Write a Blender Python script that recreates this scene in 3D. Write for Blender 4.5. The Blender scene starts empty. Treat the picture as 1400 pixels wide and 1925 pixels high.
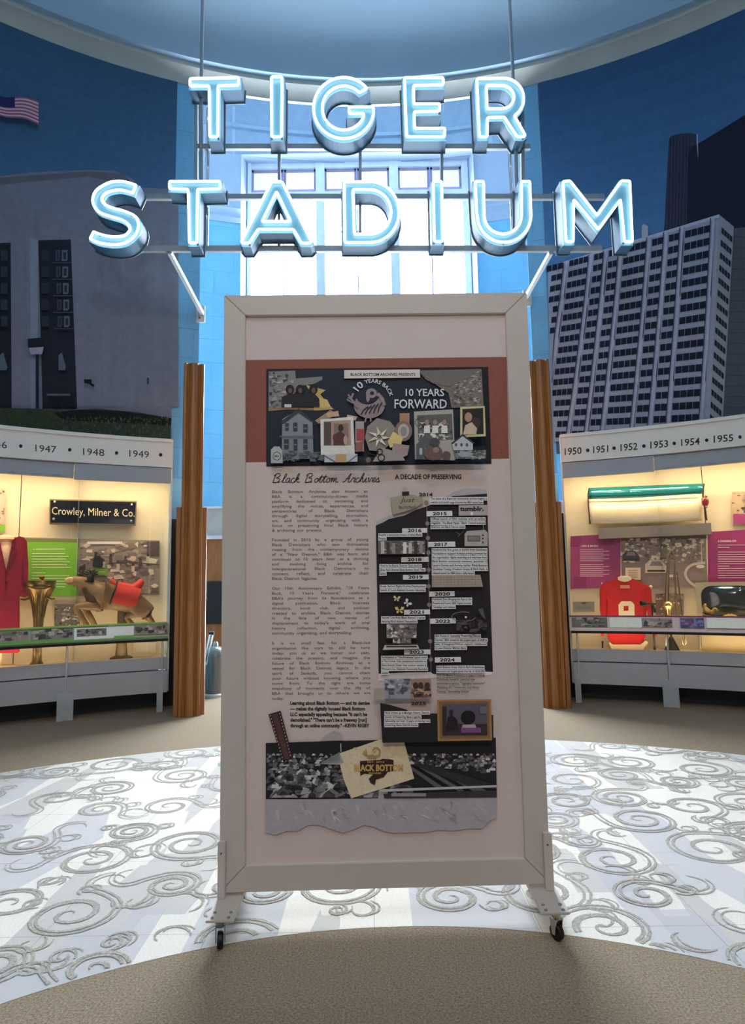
import bpy, bmesh, math, random
from mathutils import Vector, Matrix
from mathutils.geometry import tessellate_polygon
random.seed(7)
C = bpy.context.scene.collection
# ---------------------------------------------------------------- camera
F, PITCH, ROLL, EYE = 1161.2, 0.1125, -0.0174, 1.275
cr, sr, cp, sp = math.cos(ROLL), math.sin(ROLL), math.cos(PITCH), math.sin(PITCH)
cam = bpy.data.cameras.new('camera')
cam.sensor_fit = 'HORIZONTAL'; cam.sensor_width = 36; cam.lens = F / 1400 * 36
cam.clip_start = 0.05; cam.clip_end = 100
co = bpy.data.objects.new('camera', cam); C.objects.link(co)
ax = Vector((cr, -sr * sp, sr * cp)); ay = Vector((-sr, -cr * sp, cr * cp)); az = -Vector((0, cp, sp))
M = Matrix((ax, ay, az)).transposed().to_4x4(); M.translation = Vector((0, 0, EYE))
co.matrix_world = M
bpy.context.scene.camera = co
# ---------------------------------------------------------------- world, exposure, lamps
W = bpy.data.worlds.new('world'); bpy.context.scene.world = W; W.use_nodes = True
W.node_tree.nodes['Background'].inputs[0].default_value = (.75, .87, 1, 1)
W.node_tree.nodes['Background'].inputs[1].default_value = 1.0
vs = bpy.context.scene.view_settings
vs.view_transform = 'Standard'; vs.look = 'None'; vs.exposure = 0.0; vs.gamma = 1; vs.use_curve_mapping = False
WINDOW_L, DOOR_L, NEON_L = 29, 28, 3.0
CX, CY = 0.0968, 0.2017          # centre of the rotunda
RW, ZW = 7.10, 7.36              # inner wall radius, underside of the cornice
RO = 9.0                         # outer wall of the passage behind
RC = 6.71                        # front glass of the show cases
def lamp(name, typ, loc, energy, col, size=.5, target=None, spot=None, sy=None, blend=.5):
    l = bpy.data.lights.new(name, typ); l.energy = energy; l.color = col
    if typ == 'AREA':
        l.size = size
        if sy: l.shape = 'RECTANGLE'; l.size_y = sy
    else: l.shadow_soft_size = size
    if typ == 'SPOT': l.spot_size = math.radians(spot); l.spot_blend = blend
    o = bpy.data.objects.new(name, l); C.objects.link(o); o.location = loc
    if target is not None:
        o.rotation_euler = (Vector(target) - Vector(loc)).to_track_quat('-Z', 'Y').to_euler()
    return o
WARM = (1, .80, .63)
# recessed downlights of the dome, behind and beside the photographer
for i, (x, y, e) in enumerate(((-4.6, .6, 165), (4.6, .6, 165), (0, -3.8, 120))):
    lamp('downlight', 'SPOT', (x, y, 7.6), e, WARM, .15, (x * .8, y * .55 + .6, 0), 120, blend=.9)
# added warm fill spots, unseen behind the photographer, lighting the board front
for x in (-1.9, 0, 1.9):
    lamp('board_fill_spot', 'SPOT', (x, -5.7, 6.3), 230, WARM, .15, (x * .3, 2.5, 1.55), 62, blend=.8)
lamp('dome_fill', 'POINT', (0, -.6, 6.6), 210, (.58, .80, 1), .3)  # unseen bluish fill, added to brighten the dome
# ---------------------------------------------------------------- pixel / room mapping
def ray(x, y):
    x -= 700; y = 962.5 - y
    X = cr * x - sr * y; Y = sr * x + cr * y
    return Vector((X, F * cp - Y * sp, F * sp + Y * cp))
def on_cyl(x, y, R):
    d = ray(x, y); a = d.x ** 2 + d.y ** 2; b = -2 * (d.x * CX + d.y * CY); c = CX * CX + CY * CY - R * R
    t = (-b + math.sqrt(b * b - 4 * a * c)) / (2 * a)
    return d * t + Vector((0, 0, EYE))
def on_plane(x, y, a, b=0.0):      # plane Y = a + b X
    d = ray(x, y); t = a / (d.y - b * d.x)
    return d * t + Vector((0, 0, EYE))
def on_floor(x, y, z=0.0):
    d = ray(x, y); t = (z - EYE) / d.z
    return d * t + Vector((0, 0, EYE))
def pol(deg, r, z):
    a = math.radians(deg); return Vector((CX + r * math.sin(a), CY + r * math.cos(a), z))
def ang(v): return math.degrees(math.atan2(v.x - CX, v.y - CY))
def lin(c):
    out = []
    for v in c[:3]:
        v = max(0, min(255, v)) / 255; out.append(v / 12.92 if v <= .04045 else ((v + .055) / 1.055) ** 2.4)
    return out
# ---------------------------------------------------------------- materials
MATS = {}
def mat(name, col, rough=.6, metal=0, var=.06, scale=8, bump=0, bscale=60, emit=None, es=0, coat=0, spec=.5, alpha=None):
    if name in MATS: return MATS[name]
    m = bpy.data.materials.new(name); m.use_nodes = True; nt = m.node_tree; b = nt.nodes['Principled BSDF']
    l = lin(col) if max(col) > 1 else list(col)
    b.inputs['Roughness'].default_value = rough; b.inputs['Metallic'].default_value = metal
    b.inputs['Specular IOR Level'].default_value = spec
    b.inputs['Coat Weight'].default_value = coat
    tc = nt.nodes.new('ShaderNodeTexCoord'); n = nt.nodes.new('ShaderNodeTexNoise'); n.inputs['Scale'].default_value = scale
    n.inputs['Detail'].default_value = 5
    nt.links.new(tc.outputs['Object'], n.inputs['Vector'])
    r = nt.nodes.new('ShaderNodeMapRange'); r.inputs['From Min'].default_value = .3; r.inputs['From Max'].default_value = .7
    r.inputs['To Min'].default_value = 1 - var; r.inputs['To Max'].default_value = 1 + var
    nt.links.new(n.outputs['Fac'], r.inputs['Value'])
    v = nt.nodes.new('ShaderNodeVectorMath'); v.operation = 'SCALE'; v.inputs[0].default_value = l
    nt.links.new(r.outputs['Result'], v.inputs['Scale'])
    nt.links.new(v.outputs[0], b.inputs['Base Color'])
    if bump:
        n2 = nt.nodes.new('ShaderNodeTexNoise'); n2.inputs['Scale'].default_value = bscale
        nt.links.new(tc.outputs['Object'], n2.inputs['Vector'])
        bp = nt.nodes.new('ShaderNodeBump'); bp.inputs['Strength'].default_value = bump; bp.inputs['Distance'].default_value = .01
        nt.links.new(n2.outputs['Fac'], bp.inputs['Height']); nt.links.new(bp.outputs[0], b.inputs['Normal'])
    if emit:
        b.inputs['Emission Color'].default_value = (*emit, 1); b.inputs['Emission Strength'].default_value = es
    MATS[name] = m; return m
def print_mat(name, rough=.55, var=.05, scale=60, spec=.3):
    if name in MATS: return MATS[name]
    m = bpy.data.materials.new(name); m.use_nodes = True; nt = m.node_tree; b = nt.nodes['Principled BSDF']
    b.inputs['Roughness'].default_value = rough; b.inputs['Specular IOR Level'].default_value = spec
    a = nt.nodes.new('ShaderNodeAttribute'); a.attribute_name = 'Col'
    tc = nt.nodes.new('ShaderNodeTexCoord'); n = nt.nodes.new('ShaderNodeTexNoise'); n.inputs['Scale'].default_value = scale
    nt.links.new(tc.outputs['Object'], n.inputs['Vector'])
    r = nt.nodes.new('ShaderNodeMapRange'); r.inputs['From Min'].default_value = .3; r.inputs['From Max'].default_value = .7
    r.inputs['To Min'].default_value = 1 - var; r.inputs['To Max'].default_value = 1 + var
    nt.links.new(n.outputs['Fac'], r.inputs['Value'])
    v = nt.nodes.new('ShaderNodeVectorMath'); v.operation = 'SCALE'
    nt.links.new(a.outputs['Color'], v.inputs[0]); nt.links.new(r.outputs['Result'], v.inputs['Scale'])
    nt.links.new(v.outputs[0], b.inputs['Base Color'])
    MATS[name] = m; return m
def glass_mat(name, tint=(1, 1, 1), gloss=.08):
    if name in MATS: return MATS[name]
    m = bpy.data.materials.new(name); m.use_nodes = True; nt = m.node_tree
    for n in list(nt.nodes): nt.nodes.remove(n)
    o = nt.nodes.new('ShaderNodeOutputMaterial'); t = nt.nodes.new('ShaderNodeBsdfTransparent'); g = nt.nodes.new('ShaderNodeBsdfGlossy')
    t.inputs[0].default_value = (*tint, 1); g.inputs['Roughness'].default_value = .02
    lw = nt.nodes.new('ShaderNodeFresnel'); lw.inputs[0].default_value = 1.45
    mx = nt.nodes.new('ShaderNodeMixShader'); nt.links.new(lw.outputs[0], mx.inputs[0])
    nt.links.new(t.outputs[0], mx.inputs[1]); nt.links.new(g.outputs[0], mx.inputs[2]); nt.links.new(mx.outputs[0], o.inputs[0])
    MATS[name] = m; return m
def emis_mat(name, col, s):
    if name in MATS: return MATS[name]
    m = bpy.data.materials.new(name); m.use_nodes = True; b = m.node_tree.nodes['Principled BSDF']
    b.inputs['Base Color'].default_value = (.8, .8, .8, 1)
    b.inputs['Emission Color'].default_value = (*col, 1); b.inputs['Emission Strength'].default_value = s
    MATS[name] = m; return m
def wood_mat(name, c1, c2):
    m = bpy.data.materials.new(name); m.use_nodes = True; nt = m.node_tree; b = nt.nodes['Principled BSDF']
    b.inputs['Roughness'].default_value = .38
    tc = nt.nodes.new('ShaderNodeTexCoord'); mp = nt.nodes.new('ShaderNodeMapping'); mp.inputs['Scale'].default_value = (14, 14, .8)
    n = nt.nodes.new('ShaderNodeTexNoise'); n.inputs['Scale'].default_value = 5; n.inputs['Detail'].default_value = 6
    n.inputs['Distortion'].default_value = .6
    r = nt.nodes.new('ShaderNodeValToRGB'); r.color_ramp.elements[0].color = (*lin(c1), 1); r.color_ramp.elements[1].color = (*lin(c2), 1)
    r.color_ramp.elements[0].position = .3; r.color_ramp.elements[1].position = .7
    nt.links.new(tc.outputs['Object'], mp.inputs[0]); nt.links.new(mp.outputs[0], n.inputs['Vector'])
    nt.links.new(n.outputs['Fac'], r.inputs[0]); nt.links.new(r.outputs[0], b.inputs['Base Color'])
    MATS[name] = m; return m
def carpet_mat(name, c1, c2, stripes=None):
    m = bpy.data.materials.new(name); m.use_nodes = True; nt = m.node_tree; b = nt.nodes['Principled BSDF']
    b.inputs['Roughness'].default_value = .95; b.inputs['Specular IOR Level'].default_value = .15
    g = nt.nodes.new('ShaderNodeNewGeometry')
    n = nt.nodes.new('ShaderNodeTexNoise'); n.inputs['Scale'].default_value = 130; n.inputs['Detail'].default_value = 8; n.inputs['Roughness'].default_value = .75
    nt.links.new(g.outputs['Position'], n.inputs['Vector'])
    r = nt.nodes.new('ShaderNodeValToRGB'); r.color_ramp.elements[0].color = (*lin(c1), 1); r.color_ramp.elements[1].color = (*lin(c2), 1)
    r.color_ramp.elements[0].position = .35; r.color_ramp.elements[1].position = .68
    nt.links.new(n.outputs['Fac'], r.inputs[0]); out = r.outputs[0]
    if stripes:      # woven streaks of grey and blue-grey running one way through the tiles
        for (sc, c, lo, seed) in stripes:
            mp = nt.nodes.new('ShaderNodeMapping'); mp.inputs['Scale'].default_value = sc; mp.inputs['Location'].default_value = (seed, seed * 2, 0)
            vo = nt.nodes.new('ShaderNodeTexVoronoi'); vo.distance = 'CHEBYCHEV'; vo.inputs['Scale'].default_value = 1
            nt.links.new(g.outputs['Position'], mp.inputs[0]); nt.links.new(mp.outputs[0], vo.inputs['Vector'])
            sx = nt.nodes.new('ShaderNodeSeparateColor'); nt.links.new(vo.outputs['Color'], sx.inputs[0])
            mt = nt.nodes.new('ShaderNodeMath'); mt.operation = 'GREATER_THAN'; mt.inputs[1].default_value = lo
            nt.links.new(sx.outputs[0], mt.inputs[0])
            m2 = nt.nodes.new('ShaderNodeMath'); m2.operation = 'MULTIPLY'; m2.inputs[1].default_value = .75
            nt.links.new(mt.outputs[0], m2.inputs[0])
            mx = nt.nodes.new('ShaderNodeMix'); mx.data_type = 'RGBA'
            nt.links.new(m2.outputs[0], mx.inputs['Factor']); nt.links.new(out, mx.inputs['A']); mx.inputs['B'].default_value = (*lin(c), 1)
            out = mx.outputs['Result']
    nt.links.new(out, b.inputs['Base Color'])
    bp = nt.nodes.new('ShaderNodeBump'); bp.inputs['Strength'].default_value = .5; bp.inputs['Distance'].default_value = .004
    nt.links.new(n.outputs['Fac'], bp.inputs['Height']); nt.links.new(bp.outputs[0], b.inputs['Normal'])
    MATS[name] = m; return m
# ---------------------------------------------------------------- mesh builder
class MB:
    def __init__(s): s.v = []; s.f = []; s.c = []
    def add(s, vs_, fs, col=None):
        n = len(s.v); s.v += [Vector(v) for v in vs_]; s.f += [tuple(i + n for i in f) for f in fs]; s.c += [col] * len(fs); return s
    def box(s, lo, hi, ex=None, ey=None, ez=None, o=None):
        ex = ex or Vector((1, 0, 0)); ey = ey or Vector((0, 1, 0)); ez = ez or Vector((0, 0, 1)); o = Vector(o) if o is not None else Vector()
        p = [o + ex * x + ey * y + ez * z for z in (lo[2], hi[2]) for y in (lo[1], hi[1]) for x in (lo[0], hi[0])]
        return s.add(p, [(0, 2, 3, 1), (4, 5, 7, 6), (0, 1, 5, 4), (2, 6, 7, 3), (0, 4, 6, 2), (1, 3, 7, 5)])
    def arcbox(s, a0, a1, r0, r1, z0, z1, n=None):
        n = n or max(1, int(abs(a1 - a0) / 1.5 + .5)); p = []; f = []
        for i in range(n + 1):
            a = a0 + (a1 - a0) * i / n
            p += [pol(a, r0, z0), pol(a, r1, z0), pol(a, r1, z1), pol(a, r0, z1)]
        for i in range(n):
            b = 4 * i
            for k in range(4): f.append((b + k, b + 4 + k, b + 4 + (k + 1) % 4, b + (k + 1) % 4))
        f += [(0, 1, 2, 3), (4 * n + 3, 4 * n + 2, 4 * n + 1, 4 * n)]
        return s.add(p, f)
    def sweep(s, prof, a0, a1, n, closed=False):        # (r, z) profile around the rotunda
        p = []; f = []; k = len(prof)
        for i in range(n + 1):
            a = a0 + (a1 - a0) * i / n; p += [pol(a, r, z) for r, z in prof]
        for i in range(n):
            for j in range(k if closed else k - 1):
                j2 = (j + 1) % k; f.append((i * k + j, i * k + j2, (i + 1) * k + j2, (i + 1) * k + j))
        return s.add(p, f)
    def prism(s, pts, d, holes=()):      # planar loop(s) extruded by vector d, with holes
        d = Vector(d); loops = [[Vector(p) for p in pts]] + [[Vector(p) for p in h] for h in holes]
        fl = [p for l in loops for p in l]; n = len(fl); tr = tessellate_polygon(loops)
        f = [tuple(t) for t in tr] + [tuple(n + i for i in reversed(t)) for t in tr]; b = 0
        for l in loops:
            for i in range(len(l)):
                j = (i + 1) % len(l); f.append((b + i, b + j, n + b + j, n + b + i))
            b += len(l)
        return s.add(fl + [p + d for p in fl], f)
    def tube(s, path, r, seg=8, closed=False, cap=True):
        path = [Vector(p) for p in path]; n = len(path); p = []; f = []
        rr = r if isinstance(r, (list, tuple)) else [r] * n; up = None
        for i in range(n):
            a = path[(i - 1) % n] if (closed or i) else path[0]; b = path[(i + 1) % n] if (closed or i < n - 1) else path[-1]
            t = (b - a).normalized()
            if up is None:
                up = Vector((0, 1, 0)) if abs(t.y) < .9 else Vector((0, 0, 1))
            x = t.cross(up).normalized(); y = x.cross(t).normalized(); up = y
            for k in range(seg):
                q = 2 * math.pi * k / seg; p.append(path[i] + (x * math.cos(q) + y * math.sin(q)) * rr[i])
        for i in range(n if closed else n - 1):
            j = (i + 1) % n
            for k in range(seg): f.append((i * seg + k, i * seg + (k + 1) % seg, j * seg + (k + 1) % seg, j * seg + k))
        if cap and not closed: f += [tuple(range(seg)), tuple(reversed(range((n - 1) * seg, n * seg)))]
        return s.add(p, f)
    def lathe(s, c, prof, seg=24, axis=None):       # prof (r, h) about c
        c = Vector(c); az_ = Vector(axis).normalized() if axis else Vector((0, 0, 1))
        ax_ = az_.orthogonal().normalized(); ay_ = az_.cross(ax_); p = []; f = []; k = len(prof)
        for i in range(seg):
            q = 2 * math.pi * i / seg
            for r, h in prof: p.append(c + az_ * h + (ax_ * math.cos(q) + ay_ * math.sin(q)) * max(r, .0001))
        for i in range(seg):
            for j in range(k - 1): f.append((i * k + j, ((i + 1) % seg) * k + j, ((i + 1) % seg) * k + j + 1, i * k + j + 1))
        f += [tuple(i * k for i in range(seg)), tuple(i * k + k - 1 for i in reversed(range(seg)))]
        return s.add(p, f)
    def ball(s, c, r, seg=12, sc=(1, 1, 1)):
        c = Vector(c); p = []; f = []; rings = seg // 2
        for i in range(rings + 1):
            t = math.pi * i / rings
            for k in range(seg):
                q = 2 * math.pi * k / seg
                p.append(c + Vector((math.sin(t) * math.cos(q) * r * sc[0], math.sin(t) * math.sin(q) * r * sc[1], math.cos(t) * r * sc[2])))
        for i in range(rings):
            for k in range(seg): f.append((i * seg + k, (i + 1) * seg + k, (i + 1) * seg + (k + 1) % seg, i * seg + (k + 1) % seg))
        return s.add(p, f)
    def split(s, name, m, parent=None, smooth=False):      # one object for each loose piece
        par = list(range(len(s.v)))
        def fd(i):
            while par[i] != i: par[i] = par[par[i]]; i = par[i]
            return i
        for f in s.f:
            for j in f[1:]: par[fd(j)] = fd(f[0])
        groups = {}
        for f, c in zip(s.f, s.c): groups.setdefault(fd(f[0]), []).append((f, c))
        for g in groups.values():
            ids = sorted({i for f, c in g for i in f}); mp = {i: k for k, i in enumerate(ids)}; q = MB()
            q.v = [s.v[i] for i in ids]; q.f = [tuple(mp[i] for i in f) for f, c in g]; q.c = [c for f, c in g]
            o = q.build(name, m, parent, smooth)
        return o
    def build(s, name, m, parent=None, smooth=False, bevel=0, kind=None, weld=True):
        o0 = Vector()
        q = parent
        while q is not None: o0 += q.location; q = q.parent
        me = bpy.data.meshes.new(name); me.from_pydata([v - o0 for v in s.v], [], s.f)
        if any(c is not None for c in s.c):
            at = me.color_attributes.new('Col', 'FLOAT_COLOR', 'CORNER'); vals = []
            for pf in me.polygons: vals += [*(s.c[pf.index] or (1, 1, 1)), 1.0] * pf.loop_total
            at.data.foreach_set('color', vals)
        else:
            bm = bmesh.new(); bm.from_mesh(me)
            if weld: bmesh.ops.remove_doubles(bm, verts=bm.verts, dist=1e-5)
            bmesh.ops.recalc_face_normals(bm, faces=bm.faces)
            if bevel: bmesh.ops.bevel(bm, geom=[e for e in bm.edges if e.is_manifold and e.calc_face_angle(0) > .5], offset=bevel, segments=2, affect='EDGES', clamp_overlap=True)
            bm.to_mesh(me); bm.free()
        if smooth:
            for pf in me.polygons: pf.use_smooth = True
            try: me.set_sharp_from_angle(angle=math.radians(40))
            except Exception: pass
        me.materials.append(m)
        ob = bpy.data.objects.new(name, me); C.objects.link(ob); ob.parent = parent
        if kind: ob['kind'] = kind
        return ob
def tag(o, label, cat, group=None):
    o['label'] = label; o['category'] = cat
    if group: o['group'] = group
    return o
def thing(name, label, cat, loc, group=None):
    o = bpy.data.objects.new(name, None); C.objects.link(o); o.location = loc; o.empty_display_size = .1
    return tag(o, label, cat, group)
# flat printing: polygons given in a chart, laid in thin layers on a surface
class Print:
    def __init__(s, mp, gain=1.0, eps=.0006, strip=None): s.mp = mp; s.g = gain; s.eps = eps; s.strip = strip; s.mb = MB(); s.k = 0; s.sat = 1.0
    def col(s, c):
        l = [min(.92, v * s.g) for v in lin(c)]; m = sum(l) / 3; return tuple(m + (v - m) * s.sat for v in l)
    def poly(s, pts, c, layer=None):
        if layer is None: s.k += 1; layer = s.k
        off = layer * s.eps; cc = s.col(c)
        P3 = [Vector((x, y, 0)) for x, y in pts]
        tr = tessellate_polygon([P3])
        if not s.strip: s.mb.add([s.mp(p.x, p.y, off) for p in P3], [tuple(t) for t in tr], cc); return
        bm = bmesh.new(); v = [bm.verts.new(p) for p in P3]
        for t in tr:
            try: bm.faces.new([v[i] for i in t])
            except ValueError: pass
        x0 = min(p.x for p in P3); x1 = max(p.x for p in P3); x = math.ceil(x0 / s.strip) * s.strip
        while x < x1:
            bmesh.ops.bisect_plane(bm, geom=bm.verts[:] + bm.edges[:] + bm.faces[:], plane_co=(x, 0, 0), plane_no=(1, 0, 0)); x += s.strip
        bm.verts.ensure_lookup_table(); bm.verts.index_update()
        s.mb.add([s.mp(p.co.x, p.co.y, off) for p in bm.verts], [tuple(q.index for q in f.verts) for f in bm.faces], cc); bm.free()
    def rect(s, x0, y0, x1, y1, c, layer=None): s.poly([(x0, y0), (x1, y0), (x1, y1), (x0, y1)], c, layer)
    def ell(s, x, y, rx, ry, c, n=16, a0=0, a1=360, layer=None):
        pts = [(x + rx * math.cos(math.radians(a0 + (a1 - a0) * i / n)), y + ry * math.sin(math.radians(a0 + (a1 - a0) * i / n))) for i in range(n + (a1 - a0 < 360))]
        s.poly(pts, c, layer)
    def stroke(s, pts, w, c, layer=None):
        if layer is None: s.k += 1; layer = s.k
        L = []; R_ = []
        for i, (x, y) in enumerate(pts):
            a = pts[max(0, i - 1)]; b = pts[min(len(pts) - 1, i + 1)]; dx = b[0] - a[0]; dy = b[1] - a[1]; q = math.hypot(dx, dy) or 1
            L.append((x - dy / q * w / 2, y + dx / q * w / 2)); R_.append((x + dy / q * w / 2, y - dx / q * w / 2))
        for i in range(len(pts) - 1): s.poly([L[i], L[i + 1], R_[i + 1], R_[i]], c, layer)
    def clutter(s, x0, y0, x1, y1, n, pal, smin, smax, layers=3):
        base = s.k + 1; s.k += layers
        for i in range(n):
            x = random.uniform(x0, x1); y = random.uniform(y0, y1); a = random.uniform(smin, smax); b = random.uniform(smin, smax) * .6; t = random.uniform(0, 3)
            pts = []
            for q in range(random.choice((3, 4, 5))):
                w = t + q * 6.28 / 4.3; px = x + a * math.cos(w); py = y + b * math.sin(w)
                pts.append((min(x1, max(x0, px)), min(y1, max(y0, py))))
            s.poly(pts, random.choice(pal), base + i % layers)
    def text(s, txt, x0, y, x1, h, c, bold=0.0, shear=0.0, mapf=None, layer=None, align_w=True):
        """baseline y, from x0 to x1, cap height h"""
        me, w, cap = glyphs(txt, bold, shear)
        if layer is None: s.k += 1; layer = s.k
        off = layer * s.eps; k = h / cap; kx = (x1 - x0) / w if x1 else k
        g = mapf or (lambda u, v: (x0 + u * kx, y - v * k))
        s.mb.add([s.mp(*g(vx, vy), off) for vx, vy in me[0]], me[1], s.col(c))
    def build(s, name, m, parent, kind=None):
        return s.mb.build(name, m, parent, kind=kind)
GC = {}
def glyphs(txt, bold=0.0, shear=0.0):
    key = (txt, bold, shear)
    if key in GC: return GC[key]
    cu = bpy.data.curves.new('t', 'FONT'); cu.body = txt; cu.size = 1; cu.resolution_u = 2; cu.fill_mode = 'FRONT'; cu.offset = bold; cu.shear = shear
    ob = bpy.data.objects.new('t', cu); C.objects.link(ob)
    dg = bpy.context.evaluated_depsgraph_get(); me = bpy.data.meshes.new_from_object(ob.evaluated_get(dg))
    vs_ = [(v.co.x, v.co.y) for v in me.vertices]; fs = [tuple(p.vertices) for p in me.polygons]
    bpy.data.objects.remove(ob); bpy.data.curves.remove(cu); bpy.data.meshes.remove(me)
    x0 = min(v[0] for v in vs_); x1 = max(v[0] for v in vs_)
    vs_ = [(a - x0, b) for a, b in vs_]
    GC[key] = ((vs_, fs), x1 - x0, .73)
    return GC[key]
# ---------------------------------------------------------------- base materials
white = mat('painted_white', (222, 219, 212), .45, var=.02)
mcornice = mat('cornice_plaster', (172, 178, 174), .8, var=.05, scale=3)
mdome = mat('dome_plaster', (146, 176, 200), .85, var=.03, scale=1)
mblue = mat('blue_masonry_paint', (124, 196, 232), .6, var=.05, scale=2.5, bump=.25, bscale=35)
mblue2 = mat('pale_blue_masonry_paint', (112, 174, 212), .6, var=.07, scale=2.5, bump=.25, bscale=35)
mjoint = mat('blue_mortar', (104, 160, 196), .8)
mplain = mat('plaster_upper', (172, 192, 212), .8, var=.02)
mdark = mat('dark_slate', (26, 34, 38), .6)
mblack = mat('black_paint', (14, 14, 15), .5)
cream = mat('cream_lining', (232, 216, 180), .7, var=.02, scale=2)
steel = mat('brushed_steel', (150, 160, 166), .4, .2, var=.05)
metalgrey = mat('grey_sheet_metal', (140, 150, 156), .45, .5, var=.06)
chrome = mat('polished_steel', (225, 228, 230), .12, 1, var=.01)
glass = glass_mat('clear_glass')
acryl = mat('frosted_acrylic', (205, 214, 214), .2, var=.05, scale=30, coat=.4); acryl.node_tree.nodes['Principled BSDF'].inputs['Alpha'].default_value = .5
wood = wood_mat('varnished_oak', (134, 84, 38), (166, 110, 58))
PRM = print_mat('print_ink')
PRW = print_mat('mural_print', .7, .06, 14, .15)
# ---------------------------------------------------------------- floor
cgrey = carpet_mat('grey_loop_carpet', (104, 92, 74), (178, 162, 138))
clight = carpet_mat('pale_scroll_carpet', (218, 214, 204), (244, 240, 230),
                    [((1 / .20, 1 / 1.2, .01), (188, 187, 182), .76, 3.1), ((1 / .33, 1 / 1.0, .01), (190, 192, 196), .76, 9.7)])
R1, R2 = 2.254, 5.052
mb = MB(); mb.sweep([(.001, 0), (R1 - .002, 0)], 0, 360, 120)
disc = mb.build('floor', cgrey, kind='structure')
mb = MB(); mb.sweep([(R2 + .002, 0), (9.6, 0)], 0, 360, 160); mb.sweep([(R1 - .002, -.01), (R2 + .002, -.01)], 0, 360, 120)
mb.build('outer_floor', cgrey, disc)
# pale ring, laid in square tiles
bm = bmesh.new(); N = 150; vi = []; vo = []
for i in range(N + 1):
    a = -105 + 210 * i / N; vi.append(bm.verts.new(pol(a, R1, 0))); vo.append(bm.verts.new(pol(a, R2, 0)))
for i in range(N): bm.faces.new((vi[i], vo[i], vo[i + 1], vi[i + 1]))
T = .612; x0t = -.02; y0t = 3.04
lines = []
for k in range(-12, 13):
    for d in (-.0007, .0007):
        lines.append(((x0t + k * T + d, 0, 0), (1, 0, 0))); lines.append(((0, y0t + k * T + d, 0), (0, 1, 0)))
for c_, n_ in lines: bmesh.ops.bisect_plane(bm, geom=bm.verts[:] + bm.edges[:] + bm.faces[:], plane_co=c_, plane_no=n_, dist=1e-6)
cells = {}
for f in bm.faces:
    c_ = f.calc_center_median(); fx = (c_.x - x0t) / T; fy = (c_.y - y0t) / T
    if abs(fx - round(fx)) * T < .0007 or abs(fy - round(fy)) * T < .0007: continue
    cells.setdefault((math.floor(fx), math.floor(fy)), []).append([v.co.copy() for v in f.verts])
bm.free(); small = MB(); nt_ = 0
for k in sorted(cells):
    q = MB()
    for f in cells[k]: q.add(f, [tuple(range(len(f)))])
    area = sum(((Vector(f[i]) - Vector(f[0])).cross(Vector(f[i + 1]) - Vector(f[0]))).length / 2 for f in cells[k] for i in range(1, len(f) - 1))
    if nt_ < 290 and area > .01: q.build('carpet_tile', clight, disc); nt_ += 1
    else: small.v, small.f, small.c = small.v, small.f, small.c; small.add(q.v, q.f)
if small.v: small.build('carpet_offcut', clight, disc, kind='stuff')
# woven scrolls
RZ = [.0011]
def ribbon(mb, pts, w, z=0):
    RZ[0] += 1.2e-6; z = RZ[0]; n = len(pts)
    if n < 2: return
    A = []; B = []
    for i, (x, y) in enumerate(pts):
        a = pts[max(0, i - 1)]; b = pts[min(n - 1, i + 1)]; dx = b[0] - a[0]; dy = b[1] - a[1]; q = math.hypot(dx, dy) or 1
        ww = w * (.35 + .65 * math.sin(math.pi * min(1, max(0, (i + .5) / n)))) * random.uniform(.75, 1.15) / 2
        A.append((x - dy / q * ww, y + dx / q * ww, z)); B.append((x + dy / q * ww, y - dx / q * ww, z))
    for i in range(n - 1):
        r = [math.hypot(p[0] - CX, p[1] - CY) for p in (A[i], B[i], A[i + 1], B[i + 1])]
        if min(r) > R1 + .005 and max(r) < R2 - .005: mb.add([A[i], A[i + 1], B[i + 1], B[i]], [(0, 1, 2, 3)])
scr = MB(); random.seed(21); spots = []
tries = 0
while len(spots) < 165 and tries < 6000:
    tries += 1; a = random.uniform(-75, 75); r = math.sqrt(random.uniform((R1) ** 2, R2 ** 2)); p = pol(a, r, 0)
    if p.y < .6: continue
    if all((p - q[0]).length > .66 * (s_ := 0.46) + .0 for q in spots): spots.append((p, random.uniform(.10, .19)))
for p, R_ in spots:
    s_ = random.choice((-1, 1)); t0 = random.uniform(0, 6.28); turns = random.uniform(1.6, 2.5)
    for dbl in (0, .028):
        pts = []
        for i in range(46):
            t = i / 45; q = t0 + s_ * turns * 6.28 * t; rr = (R_ * (t ** .9)) + .008 + dbl * t
            pts.append((p.x + rr * math.cos(q), p.y + rr * math.sin(q) * .9))
        # tail unwinding away and curling back
        dx = pts[-1][0] - pts[-2][0]; dy = pts[-1][1] - pts[-2][1]; h = math.atan2(dy, dx); x, y = pts[-1]
        for i in range(16):
            h += s_ * (.06 if i < 5 else -.24 - dbl * 3) ; x += .021 * math.cos(h); y += .021 * math.sin(h); pts.append((x, y))
        ribbon(scr, pts[(9 if dbl > .04 else 0):(40 if dbl > .04 else 99)], .0145)
    for k in range(3):
        q = t0 + random.uniform(0, 6.28); x = p.x + R_ * 1.05 * math.cos(q); y = p.y + R_ * math.sin(q) * .95; h = q + s_ * 1.1; cur = random.uniform(.12, .35) * -s_
        pts = []
        for i in range(14): pts.append((x, y)); h += cur * (1 + i * .12); x += .018 * math.cos(h); y += .018 * math.sin(h)
        ribbon(scr, pts, .015); ribbon(scr, [(a_ + .022, b_ + .008) for a_, b_ in pts[2:11]], .009)
scr.build('woven_scroll', carpet_mat('scroll_yarn', (130, 126, 116), (208, 204, 194)), disc, kind='stuff')
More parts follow.
